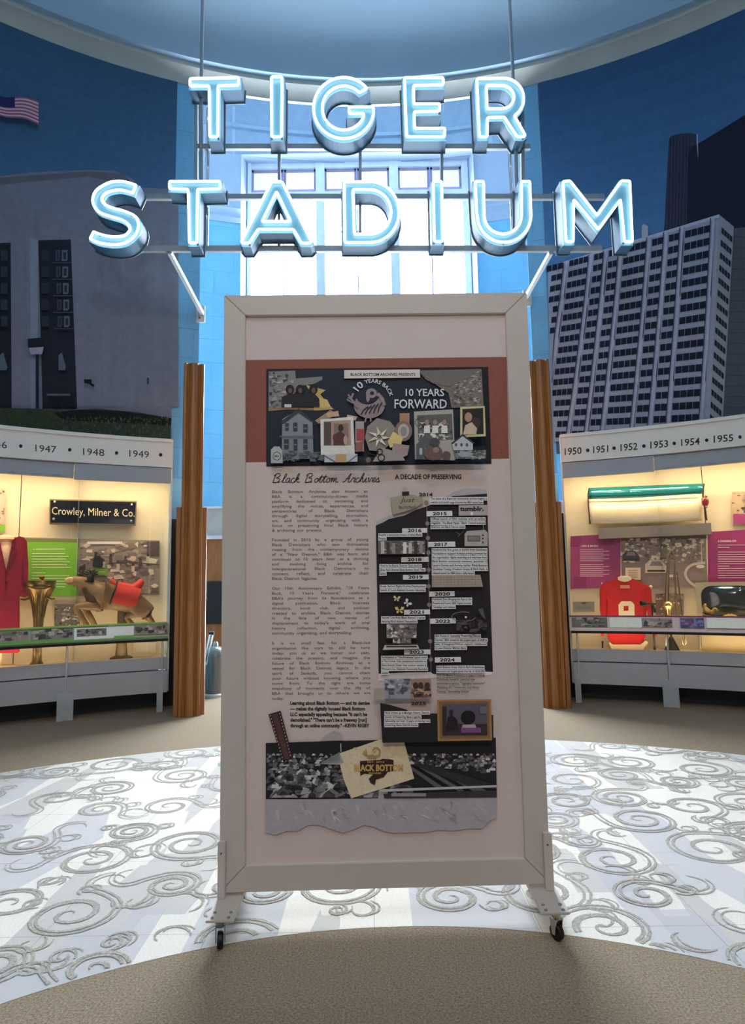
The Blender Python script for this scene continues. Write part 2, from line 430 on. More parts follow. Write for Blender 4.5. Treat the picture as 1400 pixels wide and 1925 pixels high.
# ---------------------------------------------------------------- rotunda shell
mb = MB(); mb.sweep([(RW, 2.7), (RW, ZW + .02)], 16.65, 340.4, 180)
mb.build('wall_rotunda', mat('rotunda_wall_paint', (70, 96, 120), .8), kind='structure')
mb = MB(); mb.sweep([(7.42, 0), (7.42, 2.78)], 17.2, 339.8, 180)
mb.build('wall_lower', mat('lower_wall_paint', (150, 140, 124), .8), kind='structure')
mb = MB(); mb.sweep([(7.42, 2.76), (7.09, 2.76)], 17.2, 339.8, 180); mb.build('trim_1', white, kind='structure')
# cornice ring
mb = MB(); mb.sweep([(7.105, 7.36), (7.085, 7.36), (7.078, 7.375), (6.945, 7.475), (6.935, 7.478), (6.925, 7.495), (6.93, 7.53), (7.125, 7.53), (7.125, 7.36)], 0, 360, 200, True)
mb.build('trim_2', mcornice, kind='structure', smooth=True)
mb = MB(); prof = [(7.2, 7.53), (6.86, 7.53), (6.84, 7.56)] + [(6.84 * math.cos(t), 7.56 + 1.3 * math.sin(t)) for t in [i * math.pi / 2 / 14 for i in range(1, 15)]]
mb.sweep(prof, 0, 360, 96); mb.build('ceiling', mdome, kind='structure', smooth=True)
# ashlar piers either side of the opening and the passage wall behind
def block_wall(root, a0, a1, r, z0, z1, course, width, m, thick=.3, seed=1, jm=None, gap=.06):
    rnd = random.Random(seed); z = z0; row = 0
    while z < z1 - .01:
        zt = min(z1, z + course); a = a0; ga = math.degrees(.0012 / r)
        first = width * (rnd.uniform(.35, .6) if row % 2 else 1)
        while a < a1 - .001:
            an = min(a1, a + (first if a == a0 else width))
            if a1 - an < .35: an = a1
            d = rnd.uniform(0, .0015)
            q = MB(); q.arcbox(a + ga, an - ga, r - d, r + thick * .4, z + .0012, zt - .0012, max(1, int((an - a) / 1.2)))
            q.build('stone_block', m, root); a = an
        z = zt; row += 1
for nm, a0, a1 in (('wall_pier_left', -19.6, -17.2), ('wall_pier_right', 14.9, 16.65)):
    mb = MB(); mb.arcbox(a0 + .02, a1 - .02, RW + .012, RW + .32, 0, ZW + .01); root = mb.build(nm, mjoint, kind='structure')
    block_wall(root, a0, a1, RW, 0, ZW, .355, 1.3, mblue2, .02 if 0 else .3, seed=3 if a0 < 0 else 8)
# opening header above (ring wall closes under cornice) is the cornice itself
aL = ang(on_plane(452, 500, 8.9)); aR = ang(on_plane(897, 500, 8.95))
zl = on_cyl(400, 953, RO).z
for nm, a0, a1, sd in (('wall_passage_left', -27, aL, 5), ('wall_passage_right', aR, 25, 6)):
    mb = MB(); mb.arcbox(a0, a1, RO + .012, RO + .2, zl, 6.82); root = mb.build(nm, mjoint, kind='structure')
    block_wall(root, a0, a1, RO, zl, 6.8, .36, 4.4, mblue, .3, seed=sd)
    mb = MB(); mb.sweep([(RO + .1, 6.79), (RO - .02, 6.79), (RO - .05, 6.86), (RO - .02, 6.92), (RO - .07, 7.0), (RO - .05, 7.05), (RO + .1, 7.05)], a0, a1, 14, True)
    mb.build('moulding', mplain, root)
    mb = MB(); mb.sweep([(RO, 7.05), (RO, 8.75)], a0, a1, 14); mb.build('upper_plaster', mplain, root)
zs = on_plane(700, 286, 8.95).z; zr = on_plane(700, 243, 9.0).z
mb = MB(); mb.sweep([(RO, zs), (RO, zr), (RO - .06, zr), (RO - .07, zr + .05), (RO - .01, zr + .06), (RO, zr + .1), (RO, 10.6), (7.12, 10.6)], -27, 25, 40)
mb.sweep([(RO + .005, 8.7), (RO + .005, zs + .01)], -27, aL, 14); mb.sweep([(RO + .005, 8.7), (RO + .005, zs + .01)], aR, 25, 14)
mb.build('ceiling_passage', mat('passage_vault', (150, 176, 196), .8), kind='structure', smooth=True)
mb = MB(); mb.sweep([(7.125, 7.36), (7.125, 10.62)], -27, 25, 30); mb.sweep([(7.1, 7.362), (7.125, 7.362)], -27, 25, 30)
for a in (-27, 25):
    p, q = pol(a, 7.1, 0), pol(a, RO + .2, 0); mb.add([p, q, q + Vector((0, 0, 10.62)), p + Vector((0, 0, 10.62))], [(0, 1, 2, 3)])
mb.build('wall_passage_back', mplain, kind='structure')
# window bay
YF, YB = 8.95, 9.25
wL, wR = on_plane(466, 500, YB).x, on_plane(884, 500, YB).x
cL, cR = on_plane(452, 500, YF).x, on_plane(897, 500, YF).x
zt = on_plane(700, 308, YB).z
mb = MB()
mb.add([(cL, YF, 2.3), (wL, YB, 2.3), (wL, YB, zt), (cL, YF, zs)], [(0, 1, 2, 3)])
mb.add([(cR, YF, 2.3), (wR, YB, 2.3), (wR, YB, zt), (cR, YF, zs)], [(0, 1, 2, 3)])
mb.add([(cL, YF, zs), (cR, YF, zs), (wR, YB, zt), (wL, YB, zt)], [(0, 1, 2, 3)])
mb.add([(cL, YF, zs), (cR, YF, zs), (cR, RO + .3, zs + .3), (cL, RO + .3, zs + .3)], [(0, 1, 2, 3)])
mb.build('wall_window_bay', mplain, kind='structure')
wf = mat('window_frame_white', (214, 226, 240), .5)
pane_m = emis_mat('daylit_pane', (.88, .95, 1), WINDOW_L)
lilac = emis_mat('shaded_pane', (.80, .70, .84), .5)
cols = [(473, 532.5), (534.5, 595), (611.5, 671.5), (673.6, 734), (750.8, 810), (812.5, 871)]
zb = on_plane(700, 790, YB).z
wroot = MB()
Zp = lambda y: on_plane(700, y, YB).z
Xp = lambda x, y=470: on_plane(x, y, YB).x
def wbox(mb, x0, x1, z0, z1, d0=-.06, d1=.04): mb.box((x0, YB + d0, z0), (x1, YB + d1, z1))
zrows = [(zb + .08, Zp(474) - .0, 0), (Zp(474) + .0, Zp(437), 0), (Zp(435.5), Zp(376), 0), (Zp(364), Zp(319), 1)]
wroot.box((wL, YB + .05, 2.3), (wR, YB + .12, zb))
wroot.box((wL, YB - .06, zb - .12), (wR, YB + .1, zb)); wroot.box((wL, YB - .09, Zp(376)), (wR, YB + .05, Zp(364.5)))
wroot.box((wL, YB - .06, Zp(318)), (wR, YB + .05, zt + .02))
xe = [wL] + [Xp(c) for c in (473,)]
for a, b in ((wL, Xp(473)), (Xp(595), Xp(611.5)), (Xp(734), Xp(750.8)), (Xp(871), wR)): wbox(wroot, a, b, zb, zt, -.08)
w1 = wroot.build('window_1', wf, kind='structure')
mu = MB()
for k in (0, 2, 4): wbox(mu, Xp(cols[k][1]), Xp(cols[k + 1][0]), zb, zt, -.03)
for k in (0, 2, 4):
    wbox(mu, Xp(cols[k][0]), Xp(cols[k + 1][1]), Zp(437), Zp(435.5), -.03)
    for yy in (560, 640, 720): wbox(mu, Xp(cols[k][0]), Xp(cols[k + 1][1]), Zp(yy), Zp(yy - 1.5), -.03)
mu.build('muntin', mat('muntin_lavender', (150, 152, 205), .5), w1)
for (a, b) in cols:
    for z0, z1 in ((zb, Zp(437)), (Zp(435.5), Zp(376))):
        q = MB(); wbox(q, Xp(a), Xp(b), z0, z1, .0, .006); q.build('pane', pane_m, w1)
    q = MB(); wbox(q, Xp(a) + .03, Xp(b) - .03, Zp(356), Zp(319) - .03, .0, .006); q.build('pane', lilac, w1)
    q = MB(); wbox(q, Xp(a), Xp(b), Zp(364.5), Zp(356), -.03, .02); q.build('shade', mat('lilac_shade', (176, 164, 206), .7), w1)
    q = MB(); wbox(q, Xp(a), Xp(a) + .03, Zp(356), Zp(318), -.02, .02); wbox(q, Xp(b) - .03, Xp(b), Zp(356), Zp(318), -.02, .02); wbox(q, Xp(a), Xp(b), Zp(319) - .03, Zp(318), -.02, .02)
    q.build('sash', mat('taupe_sash', (150, 140, 160), .7), w1)
# entrance vestibule under the blue wall
yv = 8.85
ent = MB(); ent.box((-2.75, yv, zl - .42), (2.75, yv + .12, zl)); ent.box((-2.75, yv + .1, zl - .02), (2.75, RO + .35, zl + .02))
er = ent.build('wall_entrance', mat('beige_fascia', (186, 180, 166), .7), kind='structure')
q = MB(); q.box((-2.75, yv - .05, zl - .47), (2.75, yv + .12, zl - .42)); q.box((-2.75, yv - .04, zl - .03), (2.75, yv, zl)); q.build('moulding', white, er)
q = MB(); q.box((-2.75, yv + .02, 0), (-1.35, yv + .12, zl - .47)); q.box((1.35, yv + .02, 0), (2.75, yv + .12, zl - .47)); q.box((-1.35, yv + .02, 2.05 - .15), (1.35, yv + .12, zl - .47))
q.split('wood_panel', wood, er)
q = MB(); q.box((-2.6, yv - .01, .72), (-1.75, yv + .03, 1.32)); q.build('black_panel', mblack, er)
dr = MB()
for x0_, x1_ in ((-1.35, -.02), (.02, 1.35)):
    dr.box((x0_, yv, 0), (x0_ + .11, yv + .06, 1.9)); dr.box((x1_ - .11, yv, 0), (x1_, yv + .06, 1.9)); dr.box((x0_ + .11, yv, 0), (x1_ - .11, yv + .06, .1)); dr.box((x0_ + .11, yv, 1.78), (x1_ - .11, yv + .06, 1.9))
dd = dr.build('door_1', wood, kind='structure')
for x0_, x1_ in ((-1.24, -.13), (.13, 1.24)):
    q = MB(); q.box((x0_, yv + .02, .1), (x1_, yv + .03, 1.78)); q.build('pane', emis_mat('door_daylight', (.95, .97, 1), DOOR_L), dd)
for s_ in (-1, 1):
    q = MB(); q.tube([(s_ * .1, yv - .01, .95), (s_ * .1, yv - .06, .97), (s_ * .1, yv - .06, 1.2), (s_ * .1, yv - .01, 1.22)], .012); q.build('handle', chrome, dd)
# ---------------------------------------------------------------- murals
def wall_map(R):
    def f(x, y, off):
        p = on_cyl(x, y, R - off); return p
    return f
MG = 2.1
def mural(name, label, sky_poly, draw):
    R = RW - .02
    p = Print(wall_map(R), MG, .0015, 12)
    draw(p)
    t = thing(name, label, 'mural', pol(-27 if sky_poly[0][0] < 500 else 25, RW - .03, 2.85))
    p.build('printed_picture', PRW, t)
def sky(p, x0, x1, ytop, yb, c0, c1, n=14):
    for i in range(n):
        a = i / n; b = (i + 1) / n
        yt0 = ytop(x0); L = []
        xs = [x0 + (x1 - x0) * k / 12 for k in range(13)]
        def row(t):
            out = []
            for x in xs:
                y = ytop(x) + (yb - ytop(x)) * t
                if x0 > 500: x = x1 + (x - x1) * (x1 - right_edge(y)) / (x1 - x0)
                else: x = x0 + (x - x0) * (left_edge(y) - x0) / (x1 - x0)
                out.append((x, y))
            return out
        top = row(a); bot = row(b)[::-1]
        p.poly(top + bot, [c0[k] + (c1[k] - c0[k]) * (a + b) / 2 for k in range(3)], 1)
    p.k = 1
def inter(tab, x):
    for (a, b), (c, d) in zip(tab, tab[1:]):
        if x <= c: return b + (d - b) * (x - a) / (c - a)
    return tab[-1][1]
# where the underside of the cornice falls, sampled on the wall itself
def cornice_tab(a0, a1):
    t = []
    for i in range(25):
        v = pol(a0 + (a1 - a0) * i / 24, RW - .02, ZW - .005) - Vector((0, 0, EYE))
        X = v.dot(ax) / -v.dot(az) * F; Y = v.dot(ay) / -v.dot(az) * F; t.append((700 + X, 962.5 - Y))
    return t
def px_of(v):
    v = Vector(v) - Vector((0, 0, EYE)); return 700 + v.dot(ax) / -v.dot(az) * F, 962.5 - v.dot(ay) / -v.dot(az) * F
tl = sorted(cornice_tab(-40, -19.6)); trr = sorted(cornice_tab(16.65, 37))
def left_edge(y): return inter([(0, 333), (155, 333), (800, 322), (900, 320)], y)
def right_edge(y): return inter([(0, 1012), (165, 1012), (800, 1038), (900, 1041)], y)
def draw_left(p):
    sky(p, tl[0][0], 333, lambda x: inter(tl, x), 640, (40, 62, 82), (56, 84, 116))
    g = (84, 86, 96)
    p.poly([(-80, 345), (0, 331), (60, 324), (165, 319), (215, 321), (250, 336), (262, 352), (328, 356), (322, 800), (322, 850), (-80, 850)], g)
    p.poly([(0, 334), (165, 322), (232, 327), (255, 350), (262, 358), (232, 345), (165, 332), (0, 347)], (70, 70, 76))
    # subtle panels of the facade
    for i in range(26):
        x = -80 + i * 16; p.rect(x, 380 + (i * 37) % 40, x + 15, 765, (83 + (i * 7) % 3, 85 + (i * 7) % 3, 95 + (i * 7) % 3), p.k + 1)
    p.k += 1
    p.poly([(56, 445), (72, 452), (70, 768), (58, 768)], (96, 98, 110))
    p.poly([(-70, 460), (20, 456), (22, 768), (-70, 768)], (20, 22, 28)); p.poly([(72, 452), (133, 450), (145, 768), (80, 768)], (22, 24, 32))
    for i in range(5):      # bronze grille
        y = 470 + i * 31
        for (x, w) in ((104, 9), (116, 11)):
            p.poly([(x + i, y), (x + w + i, y), (x + w + i, y + 18), (x + w - 3 + i, y + 21), (x + i, y + 21)], (62, 68, 78) if w > 10 else (40, 44, 54))
            p.rect(x + 3 + i, y + 4, x + w - 3 + i, y + 17, (30, 34, 42))
        p.rect(98 + i, y + 23, 134 + i, y + 25, (44, 48, 58)); p.rect(78, y, 92, y + 20, (30, 33, 42)); p.rect(2, y, 14, y + 20, (34, 38, 46))
    for x in (110, 0): p.poly([(x, 668), (x + 6, 662), (x + 14, 690), (x + 12, 696), (x, 696)], (64, 70, 80))
    p.rect(88, 740, 132, 744, (60, 64, 72)); p.rect(98, 745, 114, 764, (12, 14, 18)); p.rect(122, 745, 140, 764, (12, 14, 18))
    # pole lamp
    p.rect(67, 655, 73, 768, (18, 20, 26)); p.poly([(52, 637), (82, 634), (84, 652), (53, 654)], (20, 22, 28)); p.poly([(54, 654), (82, 652), (79, 666), (58, 666)], (104, 108, 116))
    p.poly([(158, 713), (172, 713), (172, 720), (178, 724), (175, 728), (168, 722), (158, 720)], (14, 16, 20)); p.poly([(276, 710), (280, 710), (280, 722), (276, 722)], (40, 42, 52))
    # lawn and hedge
    p.poly([(-80, 765), (60, 768), (120, 772), (180, 768), (260, 775), (321, 786), (320, 850), (-80, 850)], (34, 44, 30))
    p.poly([(100, 776), (150, 770), (230, 773), (322, 786), (321, 800), (120, 790)], (14, 17, 15))
    rnd = random.Random(4)
    for i in range(420):
        x = rnd.uniform(115, 316) if i < 340 else rnd.uniform(-60, 115); y = rnd.uniform(786, 826) if x > 115 else rnd.uniform(772, 815); h = rnd.uniform(3, 8); w = rnd.uniform(1, 2.4); s_ = rnd.uniform(-3, 3)
        c = rnd.choice([(40, 48, 38), (48, 57, 46), (36, 44, 34), (28, 34, 26), (52, 61, 50)]) if x > 115 else rnd.choice([(30, 40, 24), (40, 52, 30), (26, 34, 22)])
        p.poly([(x - w, y), (x + w, y), (x + s_, y - h)], c, p.k + 1 + i % 2)
    p.k += 3
    # flag
    def fw(x, t): return 179 + t * 36 + x * .13 + math.sin(x * .08 + 1) * 3 + t * x * .12
    xs = [-30 + 6.4 * i for i in range(17)]
    for st in range(13):
        a, b = st / 13, (st + 1) / 13; c = (150, 120, 130) if st % 2 else (96, 60, 72)
        p.poly([(x, fw(x, a)) for x in xs] + [(x, fw(x, b)) for x in reversed(xs)], c, p.k + 1)
    p.k += 1
    ys = [-30, -10, 8, 28]; p.poly([(x, fw(x, 0)) for x in ys] + [(x, fw(x, .5)) for x in reversed(ys)], (26, 28, 62))
mural('wall_mural', 'night-blue photo mural of a pale civic building, lawn and flag above the left case', [(0, 0)], draw_left)
def draw_right(p):
    sky(p, 1012, trr[-1][0], lambda x: inter(trr, x), 640, (36, 60, 88), (64, 102, 136))
    p.poly([(1012, 158), (1500, 158), (1500, 60), (1500, 60)], (26, 56, 92), 1) if 0 else None
    # towers behind
    p.poly([(1246, 470), (1257, 262), (1262, 255), (1280, 251), (1300, 250), (1310, 253), (1308, 470)], (38, 40, 54))
    for i in range(7): p.poly([(1259 + i * 6, 258), (1261 + i * 6, 257), (1257 + i * 6, 455), (1255 + i * 6, 455)], (28, 30, 42), p.k + 1)
    p.k += 1
    p.poly([(1290, 460), (1293, 290), (1300, 276), (1312, 270), (1350, 247), (1400, 216), (1480, 180), (1480, 520), (1290, 520)], (20, 22, 34)); p.poly([(1309, 252), (1311, 252), (1312, 300), (1309, 270)], (120, 124, 140))
    p.poly([(1372, 430), (1480, 418), (1480, 820), (1350, 820)], (56, 58, 64))
    for i in range(18): p.rect(1372 - i, 445 + i * 20, 1470, 446.5 + i * 20, (46, 48, 54), p.k + 1)
    p.k += 1
    # grid tower
    top = lambda x: 501 + (x - 1030) * (403 - 501) / (1351 - 1030)
    fac = (110, 112, 124)
    p.poly([(1030, top(1030)), (1351, 403), (1332, 830), (1041, 830), (1034, 700), (1030, 560)], fac)
    p.poly([(1351, 403), (1379, 426), (1356, 830), (1332, 830)], (104, 106, 112))
    p.poly([(1028, top(1028)), (1351, 403), (1351, 409), (1028, top(1028) + 6)], (128, 130, 142))
    p.poly([(1206, 424), (1210, 421), (1218, 425), (1218, 446), (1206, 448)], (118, 120, 130))
    ribs = [(1010, 970), (1063, 1018), (1110, 1068), (1138, 1101), (1166, 1131), (1219, 1186), (1251, 1219), (1281, 1253), (1339, 1315)]
    def rx(k, y):
        a, b = ribs[k]; yt = top(a); return a + (b - a) * ((y - yt) / (812 - yt)) ** 1.15 if y > yt else a
    kk = p.k
    nwin = [4, 4, 2, 2, 4, 2, 2, 4]
    for k in range(8):
        for r in range(17):
            def rowy(x, o): return 501.8 + 19.7 * (r + o) + (x - 1045) / 280 * ((431.5 + 23.5 * (r + o)) - (501.8 + 19.7 * (r + o)))
            ym = rowy((ribs[k][0] + ribs[k + 1][0]) / 2 - r * 2.5, 0)
            if ym > 826: continue
            xa = rx(k, ym) + 6.6; xb = rx(k + 1, ym) - 3.6; n = nwin[k]; w = (xb - xa) / n
            for j in range(n):
                x0_ = xa + j * w + .45; x1_ = xa + (j + 1) * w - .45
                if x0_ < right_edge(ym) + 1: continue
                p.poly([(x0_, rowy(x0_, -.28)), (x1_, rowy(x1_, -.28)), (x1_ - .4, rowy(x1_, .28)), (x0_ - .4, rowy(x0_, .28))], (16, 20, 34), kk + 1)
    for k in range(1, 9):
        for dx, w, c in ((-3.5, 1.8, (38, 40, 54)), (4.5, 1.8, (38, 40, 54)), (0.6, 5.6, (122, 124, 138))):
            pts = [(rx(k, y) + dx + (w if e else 0) - 1, y) for e in (0, 1) for y in ([top(ribs[k][0]) + 3, 560, 640, 720, 828] if not e else [828, 720, 640, 560, top(ribs[k][0]) + 3])]
            if min(q[0] for q in pts) > 1036: p.poly(pts, c, kk + 2)
            else:
                pts = [(max(q[0], right_edge(q[1]) + 1), q[1]) for q in pts]; p.poly(pts, c, kk + 2)
    for r in range(16):
        y = 432 + 23.4 * r; x = 1356 - r * 1.45
        for j in range(4): p.poly([(x + j * 5.2, y + j * 4.6 - 5), (x + j * 5.2 + 4.5, y + j * 4.6 - 1), (x + j * 5.2 + 4.2, y + j * 4.6 + 10), (x + j * 5.2 - .3, y + j * 4.6 + 6)], (24, 26, 34), kk + 2)
    p.k = kk + 3
mural('wall_mural', 'photo mural of a gridded office tower against dusk sky above the right case', [(1000, 0)], draw_right)
# ---------------------------------------------------------------- fluted oak columns
def column(a, label, side):
    w = .205 if side < 0 else .2
    c = pol(a, 6.31, 0); t = thing('fluted_column', label, 'column', c, 'oak columns flanking the opening')
    ex = Vector((math.cos(math.radians(a)), -math.sin(math.radians(a)), 0)); ey = Vector((math.sin(math.radians(a)), math.cos(math.radians(a)), 0))
    def profile(w, d, z0, z1, y0):
        h = w / 2; P = [(-h, 0), (-h * .97, -.012), (-h * .72, -.018), (-h * .62, -.004), (-h * .5, .004), (-h * .42, -.004)]
        P += [(h * .40 * math.sin(q), -.006 - .030 * math.cos(q)) for q in [math.radians(v) for v in range(-90, 91, 18)]]
        P += [(h * .42, -.004), (h * .5, .004), (h * .62, -.004), (h * .72, -.018), (h * .97, -.012), (h, 0), (h, d), (-h, d)]
        mb = MB(); mb.prism([c + ex * x + ey * (y + y0) + Vector((0, 0, z0)) for x, y in P], (0, 0, z1 - z0)); return mb
    profile(w, .16, 0, 3.56, 0).build('shaft', wood, t)
    q = profile(.30, .14, 0, 2.06, .05); q.build('rear_casing', wood, t)
    q = MB(); q.box((-.13, .19, 0), (.13, .62, 1.98), ex, ey, None, c); q.build('shade_backing', mblack, t)  # black panel added for the shade in the gap behind the column
column(-17.75, 'fluted oak column beside the left show case, edged by blue wall', -1)
column(15.45, 'fluted oak column partly hidden by the display board, beside the right show case', 1)
for s_, a in ((-1, -19.55), (1, 17.15)):
    mb = MB(); mb.arcbox(min(a, a - s_ * 1.25), max(a, a - s_ * 1.25), 6.95, 7.06, 0, 2.0); mb.build('trim_shade_left' if s_ < 0 else 'trim_shade_right', mblack, kind='structure')  # black strips standing for the shaded recess between case and pier
# ---------------------------------------------------------------- neon sign
SA, SB = 5.76, .024
sn = Vector((SB, -1, 0)).normalized()        # towards the viewer
su = Vector((1, SB, 0)).normalized()
S0 = on_plane(690, 470, SA, SB)
def sp2(x, y): v = on_plane(x, y, SA, SB) - S0; return (v.dot(su), v.z)
def w3(u, v, d=0): return S0 + su * u + Vector((0, 0, v)) - sn * d       # d behind the tube plane
def fillet(P, r=.016, n=3):
    out = []; m = len(P)
    for i in range(m):
        a = Vector((*P[i - 1], 0)); b = Vector((*P[i], 0)); c = Vector((*P[(i + 1) % m], 0))
        u = a - b; v = c - b
        if u.length < 1e-6 or v.length < 1e-6: continue
        an = u.angle(v)
        if an > 2.6: out.append((b.x, b.y)); continue
        k = min(r, u.length * .4, v.length * .4); p0 = b + u.normalized() * k; p1 = b + v.normalized() * k
        for j in range(n + 1):
            t = j / n; q = p0 * (1 - t) ** 2 + b * 2 * t * (1 - t) + p1 * t * t; out.append((q.x, q.y))
    return out
def offset(P, d):
    m = len(P); A = sum(P[i][0] * P[(i + 1) % m][1] - P[(i + 1) % m][0] * P[i][1] for i in range(m)); s_ = 1 if A > 0 else -1; out = []
    for i in range(m):
        a, b, c = P[i - 1], P[i], P[(i + 1) % m]
        n1 = Vector((b[1] - a[1], a[0] - b[0])); n2 = Vector((c[1] - b[1], b[0] - c[0]))
        if n1.length < 1e-7 or n2.length < 1e-7: continue
        n1.normalize(); n2.normalize(); q = n1 + n2
        if q.length < .3: q = n1
        else: q = q / max(.35, q.dot(n1)) 
        out.append((b[0] + q[0] * d * s_, b[1] + q[1] * d * s_))
    return out
def arc(cx, cy, rx, ry, a0, a1, n=12): return [(cx + rx * math.cos(math.radians(a0 + (a1 - a0) * i / n)), cy + ry * math.sin(math.radians(a0 + (a1 - a0) * i / n))) for i in range(n + 1)]
def catmull(P, n=4):
    out = []; m = len(P)
    for i in range(m - 1):
        p0, p1, p2, p3 = P[max(0, i - 1)], P[i], P[i + 1], P[min(m - 1, i + 2)]
        for j in range(n):
            t = j / n
            out.append(tuple(.5 * (2 * p1[k] + (p2[k] - p0[k]) * t + (2 * p0[k] - 5 * p1[k] + 4 * p2[k] - p3[k]) * t * t + (3 * p1[k] - p0[k] - 3 * p2[k] + p3[k]) * t ** 3) for k in (0, 1)))
    out.append(P[-1]); return out
S_out = catmull([(255.7, 348), (240, 343), (225.7, 340.7), (210, 342), (197, 347), (182, 357), (175, 370), (175.5, 384), (187, 399), (208.6, 407), (228.6, 413), (241, 422), (243.5, 433), (233, 443), (211.4, 445), (190, 440.7), (176, 435.5)])
S_in = catmull([(169.3, 449), (187, 456.4), (214.3, 460), (237, 455.7), (254.3, 441.4), (260, 423), (254.3, 407), (234.3, 397), (211.4, 390.7), (196.5, 383.5), (191.4, 373), (201.4, 361.8), (223, 357), (240, 360), (249.3, 362.9)])
LET = {
 'T1': ([(357, 148), (449, 146), (448, 160), (409.5, 161), (409, 257), (394, 257), (393, 161.5), (357, 161.5)],),
 'I1': ([(510, 144.5), (530, 144.5), (529, 257), (510.5, 257)],),
 'G': (arc(646, 203, 57, 57.5, -40, -352, 34) + [(701.5, 201), (656, 201), (656, 213), (684, 213.5)] + arc(646, 203, 40.5, 41.5, -335, -44, 28),),
 'E': ([(760, 146), (833, 146), (833, 159.5), (777, 160.5), (777.5, 195), (826.4, 195), (826, 208.8), (778.3, 210), (779, 241), (836, 241), (835.5, 257), (764, 257)],),
 'R': ([(896, 148), (944, 147)] + arc(946, 185, 38.5, 38, -85, 58, 14) + [(987, 254), (984, 257), (972, 257), (947.5, 220), (916, 221), (915.6, 257), (901, 257)],
       [(914, 160.5), (941, 160.5)] + arc(942, 182.5, 24, 22, -80, 80, 10) + [(941, 204.6), (915.6, 204.6)]),
 'S': (S_out + S_in,),
 'T2': ([(318.4, 341), (413.6, 341), (413.6, 355), (371, 356), (369.8, 456.5), (355.8, 456.5), (353.6, 356), (318.4, 354.5)],),
 'A': ([(510.7, 341.5), (530, 341.5), (585, 454), (582, 457), (566.4, 457), (551.4, 431), (485, 431), (468, 457), (456, 457), (453.7, 454)], [(519.6, 360), (546.3, 416.3), (492.3, 416.3)]),
 'D': ([(646.6, 342), (695, 341.5)] + arc(696, 398.7, 54, 57, -85, 85, 18) + [(695, 455.7), (648, 455.7)],
       [(663, 356.3), (694, 356.3)] + arc(695, 398.3, 40, 42, -85, 85, 14) + [(695, 440.3), (666, 440.3)]),
 'I2': ([(814, 341), (830, 341), (832, 454), (816.3, 454)],),
 'U': ([(893, 341), (908.7, 341), (910, 405)] + arc(945, 405, 34.8, 34.8, 178, 2, 16) + [(980, 400), (979.5, 341), (995.7, 341), (998, 404)] + arc(947.5, 404, 50.5, 51.5, 2, 178, 20) + [(896, 400)],),
 'M': ([(1058, 341), (1071, 340), (1122, 405), (1168, 339.5), (1183.5, 340.5), (1188.6, 454.4), (1173.6, 454.4), (1166, 375), (1124.3, 431), (1078, 375), (1077.5, 454.4), (1064, 454.4)],),
}
nsign = thing('neon_sign', 'white neon lettering reading TIGER STADIUM on blue channel letters hung above the board', 'sign', S0 + Vector((0, .2, 0)))
neon_m = emis_mat('neon_tube_glow', (.86, .97, 1), NEON_L)
ret_m = mat('shaded_blue_return', (48, 88, 116), .65, 0, var=.08, scale=5)  # side paint darkened to stand for shade; face kept lighter
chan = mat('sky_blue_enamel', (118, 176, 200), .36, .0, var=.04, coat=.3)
flange_m = mat('galvanised_plate', (122, 134, 140), .5, .4, var=.08)
elec = mat('electrode_glass', (52, 58, 62), .3)
DEP = .17
for name, loops in LET.items():
    L = [[sp2(x, y) for x, y in lp] for lp in loops]
    off1 = [offset(L[0], .022)] + [offset(h, -.022) for h in L[1:]]
    off2 = [offset(L[0], .036)] + [offset(h, -.030) for h in L[1:]]
    mb = MB(); mb.prism([w3(u, v, .035) for u, v in off1[0]], sn * -DEP, [[w3(u, v, .035) for u, v in h] for h in off1[1:]])
    ch = mb.build('channel_letter', ret_m, nsign, weld=False)
    mb = MB(); mb.prism([w3(u, v, .031) for u, v in off1[0]], sn * -.0038, [[w3(u, v, .031) for u, v in h] for h in off1[1:]]); mb.build('letter_face', chan, ch, weld=False)
    mb = MB(); mb.prism([w3(u, v, .035 + DEP) for u, v in off2[0]], sn * -.006, [[w3(u, v, .035 + DEP) for u, v in h] for h in off2[1:]])
    mb.build('back_flange', flange_m, ch, weld=False)
    mb = MB()
    for lp in L:
        mb.tube([w3(u, v, 0) for u, v in fillet(lp)], .0125, 8, closed=True)
    mb.build('neon_tube', neon_m, ch, smooth=True)
    mb = MB()      # tube stand-offs and electrode housings
    u, v = L[0][len(L[0]) * 3 // 4]; u2, v2 = L[0][len(L[0]) // 2]
    cu_, cv_ = sum(q[0] for q in L[0]) / len(L[0]), 0
    for (a, b) in ((u, v), (u2, v2)):
        mb.tube([w3(a, b, .036), w3(a, b, .012)], .008, 6)
    mb.split('stand_off', elec, ch)
FD = .035 + DEP + .02
def rail(x0, y0, x1, y1, h, name='frame_rail', m=steel):
    a, b = on_plane(x0, y0, SA + FD, SB), on_plane(x1, y1, SA + FD, SB); d = (b - a).normalized(); up = Vector((0, 0, 1)) if abs(d.z) < .7 else su
    q = MB(); q.box((0, -.02, -h / 2), ((b - a).length, .02, h / 2), d, sn, up, a); return q.build(name, m, nsign)
rail(366, 277, 996, 277, .055); rail(250, 371, 1135, 371, .055); rail(265, 468.5, 1130, 468.5, .06)
for x in (525, 677, 830): rail(x, 282, x - .5, 470, .03, 'frame_post')
rail(369, 190, 369, 470, .035, 'frame_post'); rail(981, 190, 983, 470, .035, 'frame_post')
